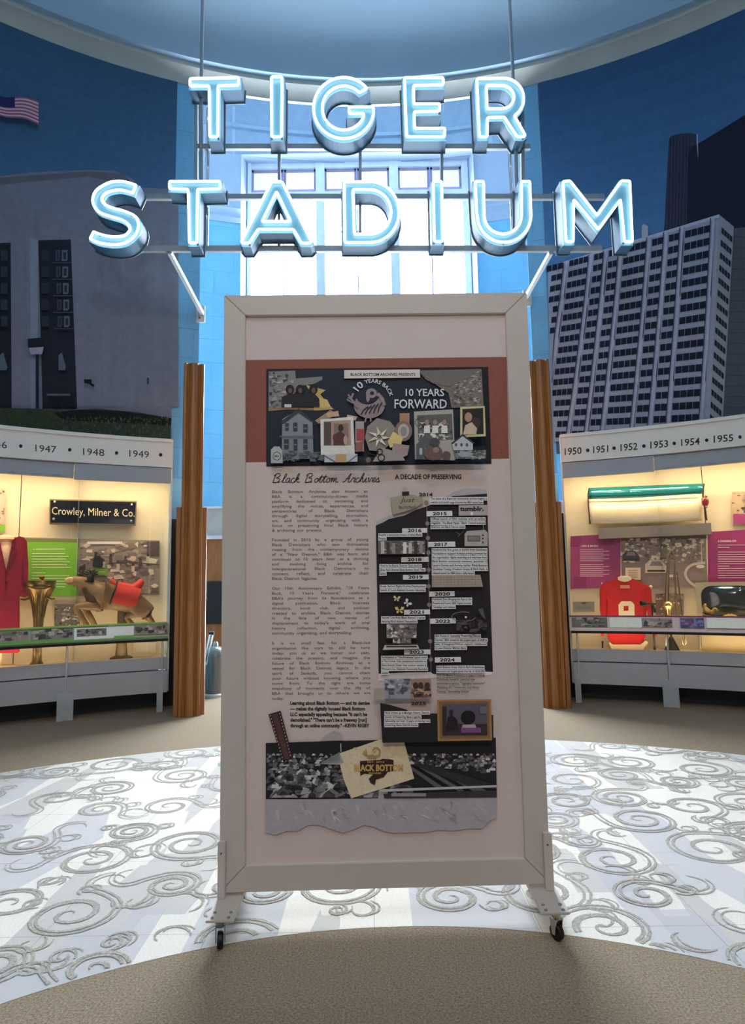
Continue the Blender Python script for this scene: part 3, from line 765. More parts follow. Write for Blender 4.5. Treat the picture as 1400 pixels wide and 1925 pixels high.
for x, xt in ((377, 376), (969, 967)):      # hanging pipes from the dome
    p = on_plane(x, 250, SA + .15, SB); q = MB(); ztop = 7.56 + 1.3 * math.sqrt(max(0, 1 - ((p.x - CX) ** 2 + (p.y - CY) ** 2) / 6.8 ** 2)) + .01
    zbot = on_plane(x, 470, SA + .24, SB).z
    q.tube([(p.x, p.y, ztop), (p.x, p.y, on_plane(x, 200, SA + .15, SB).z), (p.x, p.y + .09, zbot)], .018, 10); q.build('hanging_pipe', steel, nsign, smooth=True)
    q = MB(); q.tube([(p.x + (.05 if x < 500 else -.05), p.y + .09, on_plane(x, 205, SA + .24, SB).z), (p.x + (.05 if x < 500 else -.05), p.y + .09, zbot)], .022, 10); q.build('conduit', chrome, nsign, smooth=True)
for (x, y, xw, yw, a) in ((319, 475, 380, 590, -17.0), (1035, 475, 988, 560, 14.9)):
    p = on_plane(x, y, SA + FD, SB); w = on_cyl(xw, yw, RW - .03)
    d = (w - p).normalized(); q = MB(); s1 = d.cross(Vector((0, 0, 1))).normalized(); s2 = s1.cross(d)
    q.box((0, -.02, -.02), ((w - p).length, .02, .02), d, s1, s2, p); q.build('strut', mat('pale_steel_tube', (196, 214, 224), .4, .3), nsign)
    q = MB(); q.box((-.07 if x < 500 else -.03, -.006, -.1), (.03 if x < 500 else .07, .006, .1), su, sn, None, w + Vector((0, .01, 0))); b_ = q.build('bracket_plate', white, nsign)
    q = MB(); q.tube([w + Vector((-.03, 0, .02)), w + Vector((-.03, -.04, .02))], .012, 6); q.tube([w + Vector((-.03, 0, -.05)), w + Vector((-.03, -.02, -.05))], .01, 6); q.split('bolt', elec, b_)
# ---------------------------------------------------------------- display board
BA, BB = 2.48, .014
bn = Vector((BB, -1, 0)).normalized(); bu = Vector((1, BB, 0)).normalized(); ZU = Vector((0, 0, 1))
def bp(x, y, off=0.0): return on_plane(x, y, BA, BB) + bn * off
B0 = on_floor(725, 1745); B0 = Vector((on_plane(712, 1600, BA, BB).x, BA + .05, 0))
board = thing('display_board', 'tall white framed rolling exhibit board with printed timeline, standing on the pale carpet ring', 'display board', B0)
frame_m = mat('board_frame_paint', (206, 198, 190), .4, var=.015)
panel_m = mat('board_panel_paint', (226, 210, 205), .55, var=.015)
oTL, oTR, oBR, oBL = (421, 555), (990, 549.5), (1035, 1662), (412, 1679)
iTL, iTR, iBR, iBL = (461, 593), (950, 588.5), (987, 1614), (461, 1628)
for nm, q in (('top', (oTL, oTR, iTR, iTL)), ('right', (oTR, oBR, iBR, iTR)), ('bottom', (oBR, oBL, iBL, iBR)), ('left', (oBL, oTL, iTL, iBL))):
    mb = MB(); pts = [bp(*v) for v in q]; cc_ = sum(pts, Vector()) / 4
    pts = [p + (cc_ - p).normalized() * .0006 for p in pts]
    mb.prism(pts, bn * -.10); mb.build('frame_rail', frame_m, board, bevel=.0025)
mb = MB(); mb.prism([bp(456, 588), bp(955, 584), bp(993, 1619), bp(456, 1634)], bn * -.03)
mb.v = [v - bn * .014 for v in mb.v]; panel = mb.build('panel', panel_m, board)
def pmap(x, y, off): return on_plane(x, y, BA + .014, BB) + bn * (off + .0003)
G = 2.35
def new(eps=.0004): return Print(pmap, G, eps)
INK = (38, 32, 34)
# terracotta cork band
p = new(); p.poly([(462, 677), (951.5, 671), (956.5, 862), (462, 869)], (104, 60, 50))
rnd = random.Random(2)
for i in range(700):
    x = rnd.uniform(464, 950); y = rnd.uniform(678, 864)
    if 500 < x < 920 and y > 694: continue
    s_ = rnd.uniform(.6, 1.8); p.poly([(x - s_, y), (x, y - s_), (x + s_, y + .3)], rnd.choice([(92, 46, 38), (128, 74, 60), (100, 54, 44)]), 2)
p.build('cork_band', PRM, panel)
# header collage
p = new(); p.k = 3; p.g = 2.0; p.sat = .78
p.poly([(500.5, 694), (917, 690), (923.5, 872), (500.5, 877)], (12, 14, 20))
p.poly([(503, 697), (905, 694), (911, 870), (503, 874)], (16, 28, 46))
gr = [(96, 98, 100), (74, 76, 80), (120, 122, 122), (52, 54, 60), (138, 136, 130)]
p.poly([(505, 699), (555, 697), (556, 712), (606, 708), (606, 714), (590, 722), (560, 726), (540, 770), (505, 773)], (104, 104, 102)); p.clutter(506, 700, 552, 768, 60, gr, 3, 9)
p.stroke([(505, 771), (540, 768), (600, 770), (624, 768)], 5, (128, 96, 52)); p.poly([(575, 724), (612, 734), (602, 742), (618, 762), (628, 770), (590, 772), (585, 740)], (168, 136, 62)); p.poly([(592, 745), (615, 752), (622, 766), (600, 768)], (182, 152, 80))
for x in (545, 564, 589): p.ell(x, 733, 8, 9, (18, 18, 24)); p.ell(x + .5, 735, 3.6, 5, (86, 64, 56))
p.poly([(529, 766), (530, 748), (545, 740), (565, 742), (590, 740), (600, 750), (601, 766)], (22, 26, 36)); p.rect(535, 761, 548, 767, (170, 168, 164))
p.text('FB', 514, 743, 530, 5, (40, 42, 48)) if 0 else None
# aerial photo upper right
p.poly([(785, 698), (904, 695), (908, 765), (848, 768), (842, 740), (815, 722), (800, 715)], (100, 92, 84)); p.clutter(846, 700, 904, 764, 170, [(130, 124, 116), (84, 80, 76), (150, 144, 134), (66, 62, 60)], 1.5, 5)
p.poly([(786, 699), (850, 697), (898, 695), (880, 712), (845, 728), (812, 722)], (92, 88, 84))
# banner label
p.poly([(647, 697.5), (788.5, 696), (789, 711.5), (647, 713)], (178, 172, 166)); p.text('BLACK BOTTOM ARCHIVES PRESENTS', 659, 708.3, 780, 5.6, (36, 34, 38), .02)
# curved words round the bird
def arcmap(cx, cy, r, a0, k):
    return lambda u, v: (cx + (r + v * k) * math.cos(math.radians(a0) + u * k / r), cy + (r + v * k) * math.sin(math.radians(a0) + u * k / r))
def arctext(p, s_, cx, cy, r, a0, size, c, bold=.02):
    p.k += 1; p.text(s_, 0, 0, 1, size, c, bold, mapf=arcmap(cx, cy, r, a0, size / .73), layer=p.k)
WH = (206, 204, 202)
arctext(p, '10', 699, 755, 31, -146, 13, WH, .015); arctext(p, 'YEARS BACK', 699, 755, 34, -112, 7.4, WH, .015)
p.text('10 YEARS', 762, 746, 834, 14, WH, .012); p.text('FORWARD', 741, 769, 839, 17.5, WH, .012)
# looking-back bird emblem
EM = (124, 108, 112); NV = (16, 28, 46)
p.ell(694, 764, 29, 24, EM, 26); p.ell(690, 748, 20, 14, NV, 18); p.ell(698, 741, 10.5, 9, EM, 16); p.poly([(688, 742), (693, 740), (695, 752), (691, 760), (688, 752)], EM)
p.ell(699, 741, 4, 3.4, NV, 10); p.stroke([(709, 742), (718, 752), (722, 764)], 7, EM); p.stroke([(688, 760), (700, 757), (712, 748)], 3, NV)
for k in range(5): p.stroke([(678 + k * 8, 781 - k), (684 + k * 7, 772 - k), (692 + k * 6.4, 766 - k * 1.8)], 2, NV)
for k in range(3): p.stroke([(668 - k * 4, 762 - k * 6), (660 - k * 3, 758 - k * 7), (652 + k * 2, 753 - k * 4)], 2.6, EM)
p.stroke([(672, 768), (660, 752), (664, 742)], 4, EM); p.stroke([(688, 786), (686, 796)], 3, EM); p.stroke([(696, 786), (697, 795)], 3, EM)
# gabled house, left
p.poly([(532, 790), (563, 772), (588, 794), (590, 864), (530, 866)], (104, 112, 120)); p.poly([(528, 796), (562, 770), (592, 796), (586, 796), (562, 779), (534, 800)], (44, 48, 56))
for (x, y, w, h) in ((537, 798, 7, 14), (552, 797, 8, 16), (571, 800, 8, 15), (535, 828, 9, 18), (553, 828, 7, 20), (571, 828, 8, 18)): p.rect(x, y, x + w, y + h, (44, 50, 60)); p.rect(x + 1, y + h * .5, x + w - 1, y + h * .5 + 1, (120, 126, 130))
p.rect(527, 822, 590, 824.5, (78, 86, 94)); p.clutter(520, 850, 610, 870, 50, [(60, 66, 72), (86, 90, 94), (70, 90, 80)], 3, 8)
p.poly([(511, 848), (517, 842), (527, 842), (532, 850), (533, 873), (511, 873)], (140, 146, 146)); p.ell(522, 860, 8, 8, (70, 76, 80)); p.ell(522, 860, 6.5, 6.5, (150, 154, 152)); p.text('BBA', 517.5, 862, 526.5, 4, (50, 54, 58), .03)
# instant photo
p.poly([(593, 794), (622, 774), (634, 782), (620, 790), (600, 800)], (140, 114, 84)); p.poly([(614, 780), (636, 776), (638, 786), (616, 788)], (170, 136, 96)); p.poly([(653, 783), (672, 787), (668, 794), (652, 790)], (170, 138, 110))
p.poly([(603, 792), (664, 787), (667, 857), (604, 858)], (190, 182, 172)); p.poly([(609, 796), (659, 793), (660, 840), (609, 841)], (150, 120, 100)); p.rect(610, 797, 623, 840, (70, 60, 56)); p.rect(628, 800, 655, 838, (116, 94, 82))
p.ell(641, 808, 5, 7, (52, 36, 32)); p.poly([(627, 840), (629, 820), (640, 814), (648, 820), (650, 840)], (72, 44, 40)); p.ell(650, 831, 4, 9, (150, 130, 116)); p.ell(630, 826, 4, 7, (88, 40, 38))
# cloth scraps
p.rect(668, 796, 684, 852, (138, 126, 128)); p.rect(670, 810, 685, 832, (140, 44, 54)); p.poly([(668, 836), (684, 832), (682, 852), (668, 850)], (124, 70, 74))
p.poly([(690, 806), (708, 790), (732, 796), (742, 808), (736, 836), (716, 852), (694, 850), (686, 826)], (118, 112, 104))
for i in range(22):
    a = i * .9; p.poly([(712 + 22 * math.cos(a), 826 + 20 * math.sin(a)), (712 + 8 * math.cos(a + .5), 826 + 8 * math.sin(a + .5)), (712 + 4 * math.cos(a - .6), 826 + 4 * math.sin(a - .6))], random.choice([(176, 172, 150), (150, 146, 120), (190, 186, 166)]))
p.rect(750, 782, 768, 802, (150, 104, 70)); p.ell(757, 815, 16, 19, (112, 92, 76), 20); p.ell(757, 815, 10.5, 13.5, (150, 142, 140), 18); p.ell(757, 816, 6, 9, (120, 112, 110), 12)
p.poly([(728, 834), (738, 816), (756, 828), (752, 842), (732, 846)], (188, 164, 86)); p.poly([(738, 838), (768, 842), (764, 860), (750, 866), (736, 850)], (138, 112, 112))
p.rect(611, 859, 632, 873, (150, 154, 160)); p.rect(632, 858, 652, 873, (164, 128, 70)); p.rect(652, 858, 672, 872, (156, 160, 168)); p.poly([(612, 860), (632, 872), (630, 873), (611, 862)], (90, 96, 110)); p.poly([(654, 872), (671, 859), (672, 861), (656, 873)], (90, 96, 110))
p.poly([(700, 872), (716, 846), (752, 856), (760, 870)], (128, 122, 118)); p.stroke(arc(716, 865, 6, 6, 0, 360, 14), 2.2, (24, 20, 22)); p.stroke(arc(713, 854, 5, 5, 0, 360, 14), 2.2, (24, 20, 22)); p.stroke([(708, 862), (690, 855)], 2.4, (24, 20, 22)); p.poly([(672, 862), (690, 864), (686, 873), (676, 872)], (24, 24, 30)); p.ell(692, 869, 5, 5, (96, 82, 76))
# diner photograph
p.poly([(776, 780), (848, 776), (852, 870), (778, 868)], (142, 138, 128)); p.poly([(782, 787), (846, 784), (848, 832), (784, 834)], (76, 78, 74)); p.clutter(784, 800, 846, 832, 60, [(150, 152, 146), (40, 42, 44), (100, 104, 100), (180, 180, 172)], 2, 7)
for x in (800, 815, 832): p.ell(x, 800, 4, 5, (130, 110, 96)); p.poly([(x - 6, 820), (x - 5, 806), (x + 5, 806), (x + 6, 820)], (186, 184, 176))
p.stroke(arc(794, 800, 16, 10, 90, 270, 10), 1, (60, 60, 58))
# small gilt frame
p.poly([(861, 772), (906, 770.5), (908, 826), (861, 828)], (170, 162, 110)); p.poly([(865, 776), (903, 774), (904, 822), (865, 824)], (30, 26, 24)); p.ell(876, 791, 7, 9, (150, 110, 84)); p.ell(890, 801, 8, 10, (56, 38, 32)); p.poly([(866, 823), (870, 806), (882, 800), (892, 812), (890, 823)], (168, 150, 124))
# cottages and the round gourd face-free sculpture
p.poly([(780, 842), (795, 824), (812, 840), (812, 868), (780, 868)], (66, 74, 82)); 
for x in (786, 796, 804): p.rect(x, 848, x + 5, 860, (140, 150, 156))
p.poly([(846, 838), (865, 824), (884, 838), (884, 852), (848, 852)], (150, 154, 156)); p.poly([(843, 840), (865, 822), (888, 839), (884, 840), (865, 826), (847, 841)], (40, 44, 50))
for x in (853, 863, 873): p.ell(x, 842, 2.2, 3, (60, 66, 72))
p.rect(850, 852, 908, 868, (66, 74, 74)); p.clutter(850, 852, 908, 869, 50, [(100, 110, 108), (44, 50, 54), (130, 136, 132)], 2, 6); p.ell(870, 860, 14, 5, (120, 134, 138))
p.ell(811, 857, 17, 14, (92, 66, 66), 20); p.ell(816, 852, 6, 5, (124, 96, 94)); p.ell(835, 862, 8, 8, (84, 60, 60)); p.ell(814, 838, 9, 8, (54, 58, 62))
p.build('header_collage', PRM, panel)
# headings
p = new(); p.k = 1
CUR = {  # cursive strokes, unit x-height 1
 'B': (1.9, [[(.35, 1.9), (.15, 0)], [(.0, 1.5), (.5, 2.0), (1.1, 1.95), (1.25, 1.5), (.6, 1.05), (1.3, .9), (1.35, .35), (.8, 0), (.1, .05), (1.6, .1)]]),
 'l': (.75, [[(-.1, .1), (.35, .8), (.65, 1.7), (.5, 2.0), (.3, 1.5), (.25, .3), (.45, 0), (.75, .2)]]),
 'a': (1.05, [[(.85, .9), (.4, 1.0), (.1, .5), (.25, .05), (.6, .2), (.85, .9), (.75, .2), (.9, 0), (1.1, .2)]]),
 'c': (.85, [[(.75, .85), (.4, 1.0), (.1, .5), (.25, .05), (.6, 0), (.9, .25)]]),
 'k': (1.1, [[(-.1, .1), (.35, .9), (.6, 1.8), (.4, 2.0), (.25, 1.4), (.1, 0)], [(.12, .5), (.6, 1.0), (.75, .75), (.3, .55), (.7, .05), (1.15, .2)]]),
 'o': (.95, [[(.55, 1.0), (.15, .7), (.15, .2), (.45, 0), (.75, .3), (.7, .8), (.5, 1.0), (.7, .8), (1.0, .85)]]),
 't': (.75, [[(-.1, .2), (.45, 1.7), (.25, .3), (.4, 0), (.75, .2)], [(0, 1.15), (.85, 1.25)]]),
 'm': (1.6, [[(.0, .85), (.2, .95), (.12, 0), (.35, .8), (.6, .95), (.6, 0), (.85, .8), (1.1, .95), (1.1, .2), (1.3, 0), (1.6, .2)]]),
 'A': (1.7, [[(.0, .1), (.4, .2), (1.0, 1.5), (1.25, 2.0), (1.1, .9), (1.15, 0), (1.7, .2)], [(.45, .75), (1.3, .85)]]),
 'r': (.8, [[(-.1, .1), (.2, 1.05), (.35, .9), (.7, .95), (.55, .3), (.7, 0), (.85, .2)]]),
 'h': (1.05, [[(-.1, .1), (.35, .9), (.6, 1.8), (.42, 2.0), (.25, 1.3), (.1, 0), (.3, .7), (.6, .95), (.65, .2), (.85, 0), (1.05, .2)]]),
 'i': (.6, [[(-.05, .2), (.25, 1.0), (.2, .2), (.35, 0), (.6, .2)], [(.35, 1.5), (.42, 1.6)]]),
 'v': (.9, [[(0, .7), (.15, 1.0), (.3, .1), (.5, .2), (.75, 1.0), (.95, .85)]]),
 'e': (.85, [[(0, .25), (.6, .6), (.6, .95), (.3, .95), (.12, .4), (.35, 0), (.85, .25)]]),
 's': (.8, [[(-.1, .1), (.4, 1.05), (.35, .7), (.6, .4), (.45, .02), (.1, .1), (.5, 0), (.85, .15)]]),
}
tw = sum(CUR[c][0] if c != ' ' else .95 for c in 'Black Bottom Archives'); ux = (712 - 510) / tw; x = 511; yb = 907.5
for i, c in enumerate('Black Bottom Archives'):
    if c == ' ': x += .95 * ux; continue
    for st in CUR[c][1]: p.stroke([(x + q[0] * ux + (q[1] * ux * .28), yb - q[1] * 8.4 - (x - 511) * .006) for q in catmull(st, 3)], 1.5, INK, 2)
    x += CUR[c][0] * ux
p.build('script_heading', PRM, panel); p = new(); p.k = 1
p.text('A DECADE OF PRESERVING', 742, 900.5, 867, 9, INK, .035)
p.build('heading_text', PRM, panel)
# body copy
paras = [(927, ["Black Bottom Archives also known as", "BBA is a community-driven media", "platform dedicated to centering and", "amplifying the voices, experiences, and", "perspectives of Black Detroiters", "through digital storytelling, journalism,", "art, and community organizing with a", "focus on preserving local Black history", "& archiving our present."]),
 (1017.5, ["Founded in 2015 by a group of young", "Black Detroiters who saw themselves", "missing from the contemporary visions", 'of a "New Detroit," BBA was born and', "continues on 10 years later as a thriving", "and evolving living archive for", "intergenerational Black Detroiters to", "connect, reflect, and celebrate their", "Black Detroit legacies."]),
 (1108.5, ['Our 10th Anniversary Exhibit, "10 Years', 'Back, 10 Years Forward," celebrates', "BBA's journey from its foundations as a", "digital publication, Black business", "directory, book club, and podcast", "created to archive Black Detroit stories", "in the face of new waves of", "displacement to today's work of oral", "history collection, digital archiving,", "community organizing, and storytelling."]),
 (1211.5, ["It is no small feat for a Black-led", "organization like ours to still be here", "today; join us as we honor our past,", "celebrate the present, and imagine the", "future of Black Bottom Archives as a", "vessel for Black Detroit legacy. In the", "spirit of Sankofa, you cannot chart", "your future without knowing where you", "come from. To the right are some", "snapshots of moments over the life of", "BBA that brought us to where we are", "today."])]
p = new(); p.k = 1
BODY = (88, 80, 80); XH = 5.0
for y0, ls in paras:
    for i, l in enumerate(ls):
        y = y0 + i * (9.06 if y0 < 1100 else 9.35 if y0 < 1200 else 9.45); ws = l.split(); xr = 691 + (y - 927) * .0135; x0_ = 511 + 0 * y
        wd = [glyphs(w, .012)[1] for w in ws]; k = 6.1 / .73 * 1.12
        last = (i == len(ls) - 1); tot = sum(wd) * k
        if last: gp = 4.0
        else:
            gp = (xr - x0_ - tot) / max(1, len(ws) - 1)
            if gp < 2.2: k *= (xr - x0_ - 2.4 * (len(ws) - 1)) / tot; gp = 2.4
        x = x0_
        for w, d in zip(ws, wd): p.text(w, x, y - .007 * (x - x0_), x + d * k, 5.4, BODY, .012, layer=2); x += d * k + gp
p.build('body_text', PRM, panel)
p = new(); p.k = 1
for i, (l, xr) in enumerate((("Learning about Black Bottom \u2014 and its demise", 695), ("\u2014 makes the digitally housed Black Bottom", 686), ('LLC especially appealing because "it can\'t be', 690), ('demolished." "There can\'t be a freeway [run]', 689), ('through an online community." \u2013KEVIN RIGBY', 694))):
    p.text(l, 545.5, 1324.5 + i * 10.6, xr, 6.6, INK, .045, layer=2)
p.build('quote_text', PRM, panel)
# timeline
p = new(); p.k = 1; p.sat = .85
X = lambda v: 690 + v / 3.7
Y = lambda v: 880 + v / 3.7
BK = (26, 24, 25)
p.poly([(X(60), Y(370)), (X(180), Y(320)), (X(330), Y(280)), (X(430), Y(258)), (X(540), Y(205)), (X(600), Y(165)), (X(680), Y(140)), (X(830), Y(150)), (X(832), Y(205)), (X(600), Y(240)), (X(400), Y(275)), (X(250), Y(320)), (X(60), Y(400))], (138, 132, 132))
p.poly([(X(60), Y(400)), (X(110), Y(378)), (X(150), Y(355)), (X(260), Y(330)), (X(340), Y(290)), (X(410), Y(268)), (X(440), Y(255)), (X(590), Y(240)), (X(590), Y(195)), (X(832), Y(178)), (X(874), Y(1420)), (X(80), Y(1440))], BK)
p.poly([(X(78), Y(1430)), (X(280), Y(1420)), (X(440), Y(1418)), (X(470), Y(1440)), (X(820), Y(1415)), (X(876), Y(1418)), (X(860), Y(1440)), (X(600), Y(1452)), (X(80), Y(1480))], (168, 160, 158))
# line with dots
p.stroke([(X(414), Y(270)), (X(428), Y(820)), (X(444), Y(1420))], 1.3, (92, 84, 80))
DOT = [(411, 240), (418, 385), (422, 487), (425, 588), (427, 708), (427, 822), (430, 950), (437, 1203), (442, 1330), (452, 1735)]
p.stroke([(X(452), Y(1735)), (X(456), Y(1880))], 1.2, (120, 116, 110))
for i, (x, y) in enumerate(DOT): p.ell(X(x), Y(y), 4, 4.2, (108, 92, 90) if i < 9 else (150, 136, 60), 12, layer=p.k + 1)
p.k += 1
LB = (186, 176, 172)
def tag_(x0, y0, x1, y1, s_, tx0, tx1, box=True):
    if box: p.poly([(X(x0), Y(y0)), (X(x1), Y(y0 - 3)), (X(x1 + 2), Y(y1 - 3)), (X(x0), Y(y1))], LB)
    p.text(s_, X(tx0), Y(y1 - 8), X(tx1), 6.2, INK, .035)
tag_(350, 160, 460, 203, '2014', 360, 455, False); tag_(412, 300, 590, 336, '2015', 455, 552); tag_(242, 420, 415, 453, '2016', 280, 377); tag_(423, 514, 610, 550, '2017', 463, 557)
tag_(236, 620, 425, 655, '2018', 280, 377); tag_(248, 743, 425, 777, '2019', 285, 385); tag_(430, 858, 605, 894, '2020', 468, 574); tag_(255, 985, 434, 1019, '2021', 292, 392)
tag_(436, 1046, 612, 1082, '2022', 472, 575); tag_(256, 1262, 437, 1296, '2023', 292, 392); tag_(468, 1314, 648, 1350, '2024', 502, 606); tag_(300, 1600, 410, 1652, '2025', 303, 407, False)
def para(lines, x0, y0, dy, fs=4.2, hl=True, align=None):
    for i, (l, xr) in enumerate(lines):
        y = y0 + i * dy
        if hl: p.poly([(X(x0 - 4), Y(y - 17)), (X(xr + 4), Y(y - 19)), (X(xr + 5), Y(y + 6)), (X(x0 - 4), Y(y + 8))], (196, 184, 180), hk)
        p.text(l, X(x0), Y(y), X(xr), fs, INK, .02, layer=hk + 1)
hk = p.k + 1; p.k += 2
para([("The vision of a Black-led community archive begins, a", 828), ("website and tumblr page become the BBA home base", 800)], 438, 222, 26)
para([("Official launch of BBA website with an online", 815), ('magazine "The Black Paper." Black Owned business', 815), ("directory, and Black Detroit media", 675)], 442, 362, 28)
para([("Received the first grant of $2000 from Southeast", 828), ("Foundation to support multiple printing prompts for", 828), ("the organization, digital recording and interview from", 828), ("Black Bottom community members, launched 10", 828), ("Square Stories and Artway series, Black Bottom", 830), ("Qualities Young Wisdom Grant & Park Park. 4", 832), ("released event for BBA future daily launch", 740)], 450, 575, 27)
para([("Became a community project of Allied Media", 376), ("Projects", 130)], 80, 472, 26)
para([("Hired to the Board, Director Quan Archive", 374), ("Janay April directed Black Bottom Street View", 400), ("exhibit", 130)], 88, 686, 28)
para([("Street Various Digital Archive Development", 404), ("Launch of Youth Assistant Summer Fellowship", 400)], 90, 828, 27)
para([("Published Zine, Bringing the Past to the", 722), ("Present and Future: B&B Digital Summer", 722), ("Campaign and release", 608)], 452, 918, 27)
para([('Started "Live from Black Bottom" a series', 398), ("featuring Black Bottom Descendants", 345)], 100, 1046, 26)
para([('BBA Research Gathering "Preserving Detroit', 782), ('Stories," BBA joined to the largest team of staff to', 830), ("date, 10 Inaugural Director support, transitioned", 826), ("to new Director Mariam Black", 686)], 470, 1172, 28)
para([('Participated in "The Riverwise" panel event', 414), ("in The Corner Club, Jumpstarted transition to", 410), ("Black Bottom Street View outdoor version at", 410), ("Women's Fox, Neutaxis Community Sandwich", 416), ("exhibit", 145)], 100, 1320, 27)
para([("Black Bottom Street View in Eur's Greenhouse", 808), ("Received our largest grant thus far of $250,000", 812)], 482, 1388, 28)
para([("from the Mellon Foundation to support Detroit", 812), ("Community Research: Launched new", 745), ('community programs, "Legendary Luncheons,"', 815), ('"Publishing 101," "Community Oral History', 775), ('Training," "Storytelling Detroit."', 710)], 482, 1444, 28, hl=False)
p.k += 3
# little pictures of the timeline
p.poly([(X(160), Y(208)), (X(240), Y(196)), (X(322), Y(190)), (X(350), Y(200)), (X(384), Y(206)), (X(388), Y(245)), (X(310), Y(290)), (X(180), Y(325))], (122, 116, 100)); p.text('Just', X(225), Y(240), X(330), 9, (60, 60, 50), .01, .3); p.text('launched', X(215), Y(285), X(335), 7, (70, 70, 58), .01, .3)
p.poly([(X(240), Y(168)), (X(288), Y(165)), (X(292), Y(192)), (X(242), Y(196))], BK); p.stroke([(q[0], q[1]) for q in arc(X(257), Y(143), 2.6, 2.6, 60, 480, 12)], .9, (110, 106, 104))
p.poly([(X(632), Y(262)), (X(828), Y(258)), (X(832), Y(332)), (X(632), Y(334))], (134, 126, 124)); p.text('tumblr.', X(640), Y(300), X(806), 8.2, (34, 30, 36), .045); p.ell(X(722), Y(320), 2.6, 3, (210, 204, 200))
p.stroke([(X(802), Y(398)), (X(803), Y(445))], 1.2, (110, 106, 104)); p.poly([(X(672), Y(460)), (X(690), Y(440)), (X(815), Y(432)), (X(832), Y(452)), (X(832), Y(545)), (X(672), Y(545))], (132, 126, 122)); p.rect(X(692), Y(472), X(780), Y(512), (66, 62, 62)); p.rect(X(697), Y(477), X(775), Y(507), (96, 92, 90))
for y in (470, 492, 518): p.ell(X(798), Y(y), 1.6, 1.8, (50, 46, 46))
p.stroke([(X(610), Y(445)), (X(640), Y(465)), (X(665), Y(440))], 1.2, (70, 66, 66)); p.stroke([(X(625), Y(480)), (X(640), Y(465))], 1.2, (70, 66, 66))
p.rect(X(75), Y(508), X(400), Y(600), (86, 82, 80)); GR = [(150, 144, 142), (50, 48, 48), (112, 108, 106), (74, 70, 70), (176, 170, 166)]
p.clutter(X(76), Y(509), X(399), Y(599), 60, GR, 1.5, 7)
for i in range(8): p.rect(X(95 + i * 38), Y(512 + (i % 3) * 6), X(118 + i * 38), Y(596), GR[i % 5])
p.poly([(X(445), Y(745)), (X(778), Y(742)), (X(797), Y(825)), (X(445), Y(828))], (128, 116, 104))
for i in range(14): p.stroke([(X(455 + i * 24), Y(745)), (X(457 + i * 24), Y(826))], .4, (98, 90, 84), p.k + 1)
for i in range(4): p.stroke([(X(446), Y(760 + i * 17)), (X(784), Y(757 + i * 17))], .4, (98, 90, 84), p.k + 1)
p.k += 1
def bfly(x, y, s_, c, r):
    for a in (-1, 1):
        for w, h in ((1, -.8), (.7, .6)):
            P = [(0, 0), (a * s_ * w * .5, s_ * h * 1.1), (a * s_ * w * 1.1, s_ * h), (a * s_ * w * .9, s_ * h * .2)]
            p.poly([(x + u * math.cos(r) - v * math.sin(r), y + u * math.sin(r) + v * math.cos(r)) for u, v in P], c)
    p.stroke([(x - math.sin(r) * -4, y - 4 * math.cos(r)), (x + math.sin(r) * -4, y + 4 * math.cos(r))], 1, (60, 50, 40))
bfly(X(203), Y(908), 6, (176, 160, 104), .1); bfly(X(275), Y(938), 7, (170, 172, 168), .8); bfly(X(222), Y(988), 8, (178, 146, 80), 0)
p.rect(X(132), Y(1082), X(340), Y(1178), (84, 80, 80)); p.clutter(X(133), Y(1083), X(339), Y(1177), 70, GR + [(130, 100, 84)], 2, 7); p.rect(X(175), Y(1180), X(300), Y(1214), (90, 86, 86)); p.clutter(X(176), Y(1181), X(299), Y(1213), 20, GR, 2, 6)
p.poly([(X(120), Y(1225)), (X(345), Y(1222)), (X(358), Y(1250)), (X(106), Y(1258))], (150, 142, 138)); p.rect(X(130), Y(1228), X(340), Y(1240), (52, 48, 50))
p.stroke(arc(X(660), Y(1030), 22, 9, 10, 300, 16), 1.4, (86, 82, 84)); p.ell(X(676), Y(1033), 2, 2, (220, 214, 210)); p.clutter(X(610), Y(1050), X(820), Y(1135), 34, [(52, 46, 50), (40, 36, 40), (66, 58, 64)], 3, 9); p.poly([(X(760), Y(980)), (X(790), Y(970)), (X(812), Y(1050)), (X(780), Y(1020))], (64, 62, 68))
p.poly([(X(45), Y(1520)), (X(118), Y(1516)), (X(120), Y(1596)), (X(44), Y(1598))], (128, 120, 108)); p.poly([(X(118), Y(1456)), (X(296), Y(1452)), (X(298), Y(1590)), (X(120), Y(1592))], (112, 114, 122)); p.clutter(X(120), Y(1456), X(296), Y(1588), 44, [(84, 88, 98), (140, 142, 148), (60, 64, 74), (120, 116, 118)], 3, 9)
p.poly([(X(298), Y(1460)), (X(436), Y(1454)), (X(440), Y(1588)), (X(300), Y(1590))], (122, 96, 86)); p.clutter(X(300), Y(1500), X(438), Y(1586), 26, [(58, 44, 40), (150, 116, 100), (96, 60, 60), (44, 36, 38)], 3, 9)
for x in (330, 365, 410): p.ell(X(x), Y(1500), 5, 6, (52, 40, 38))
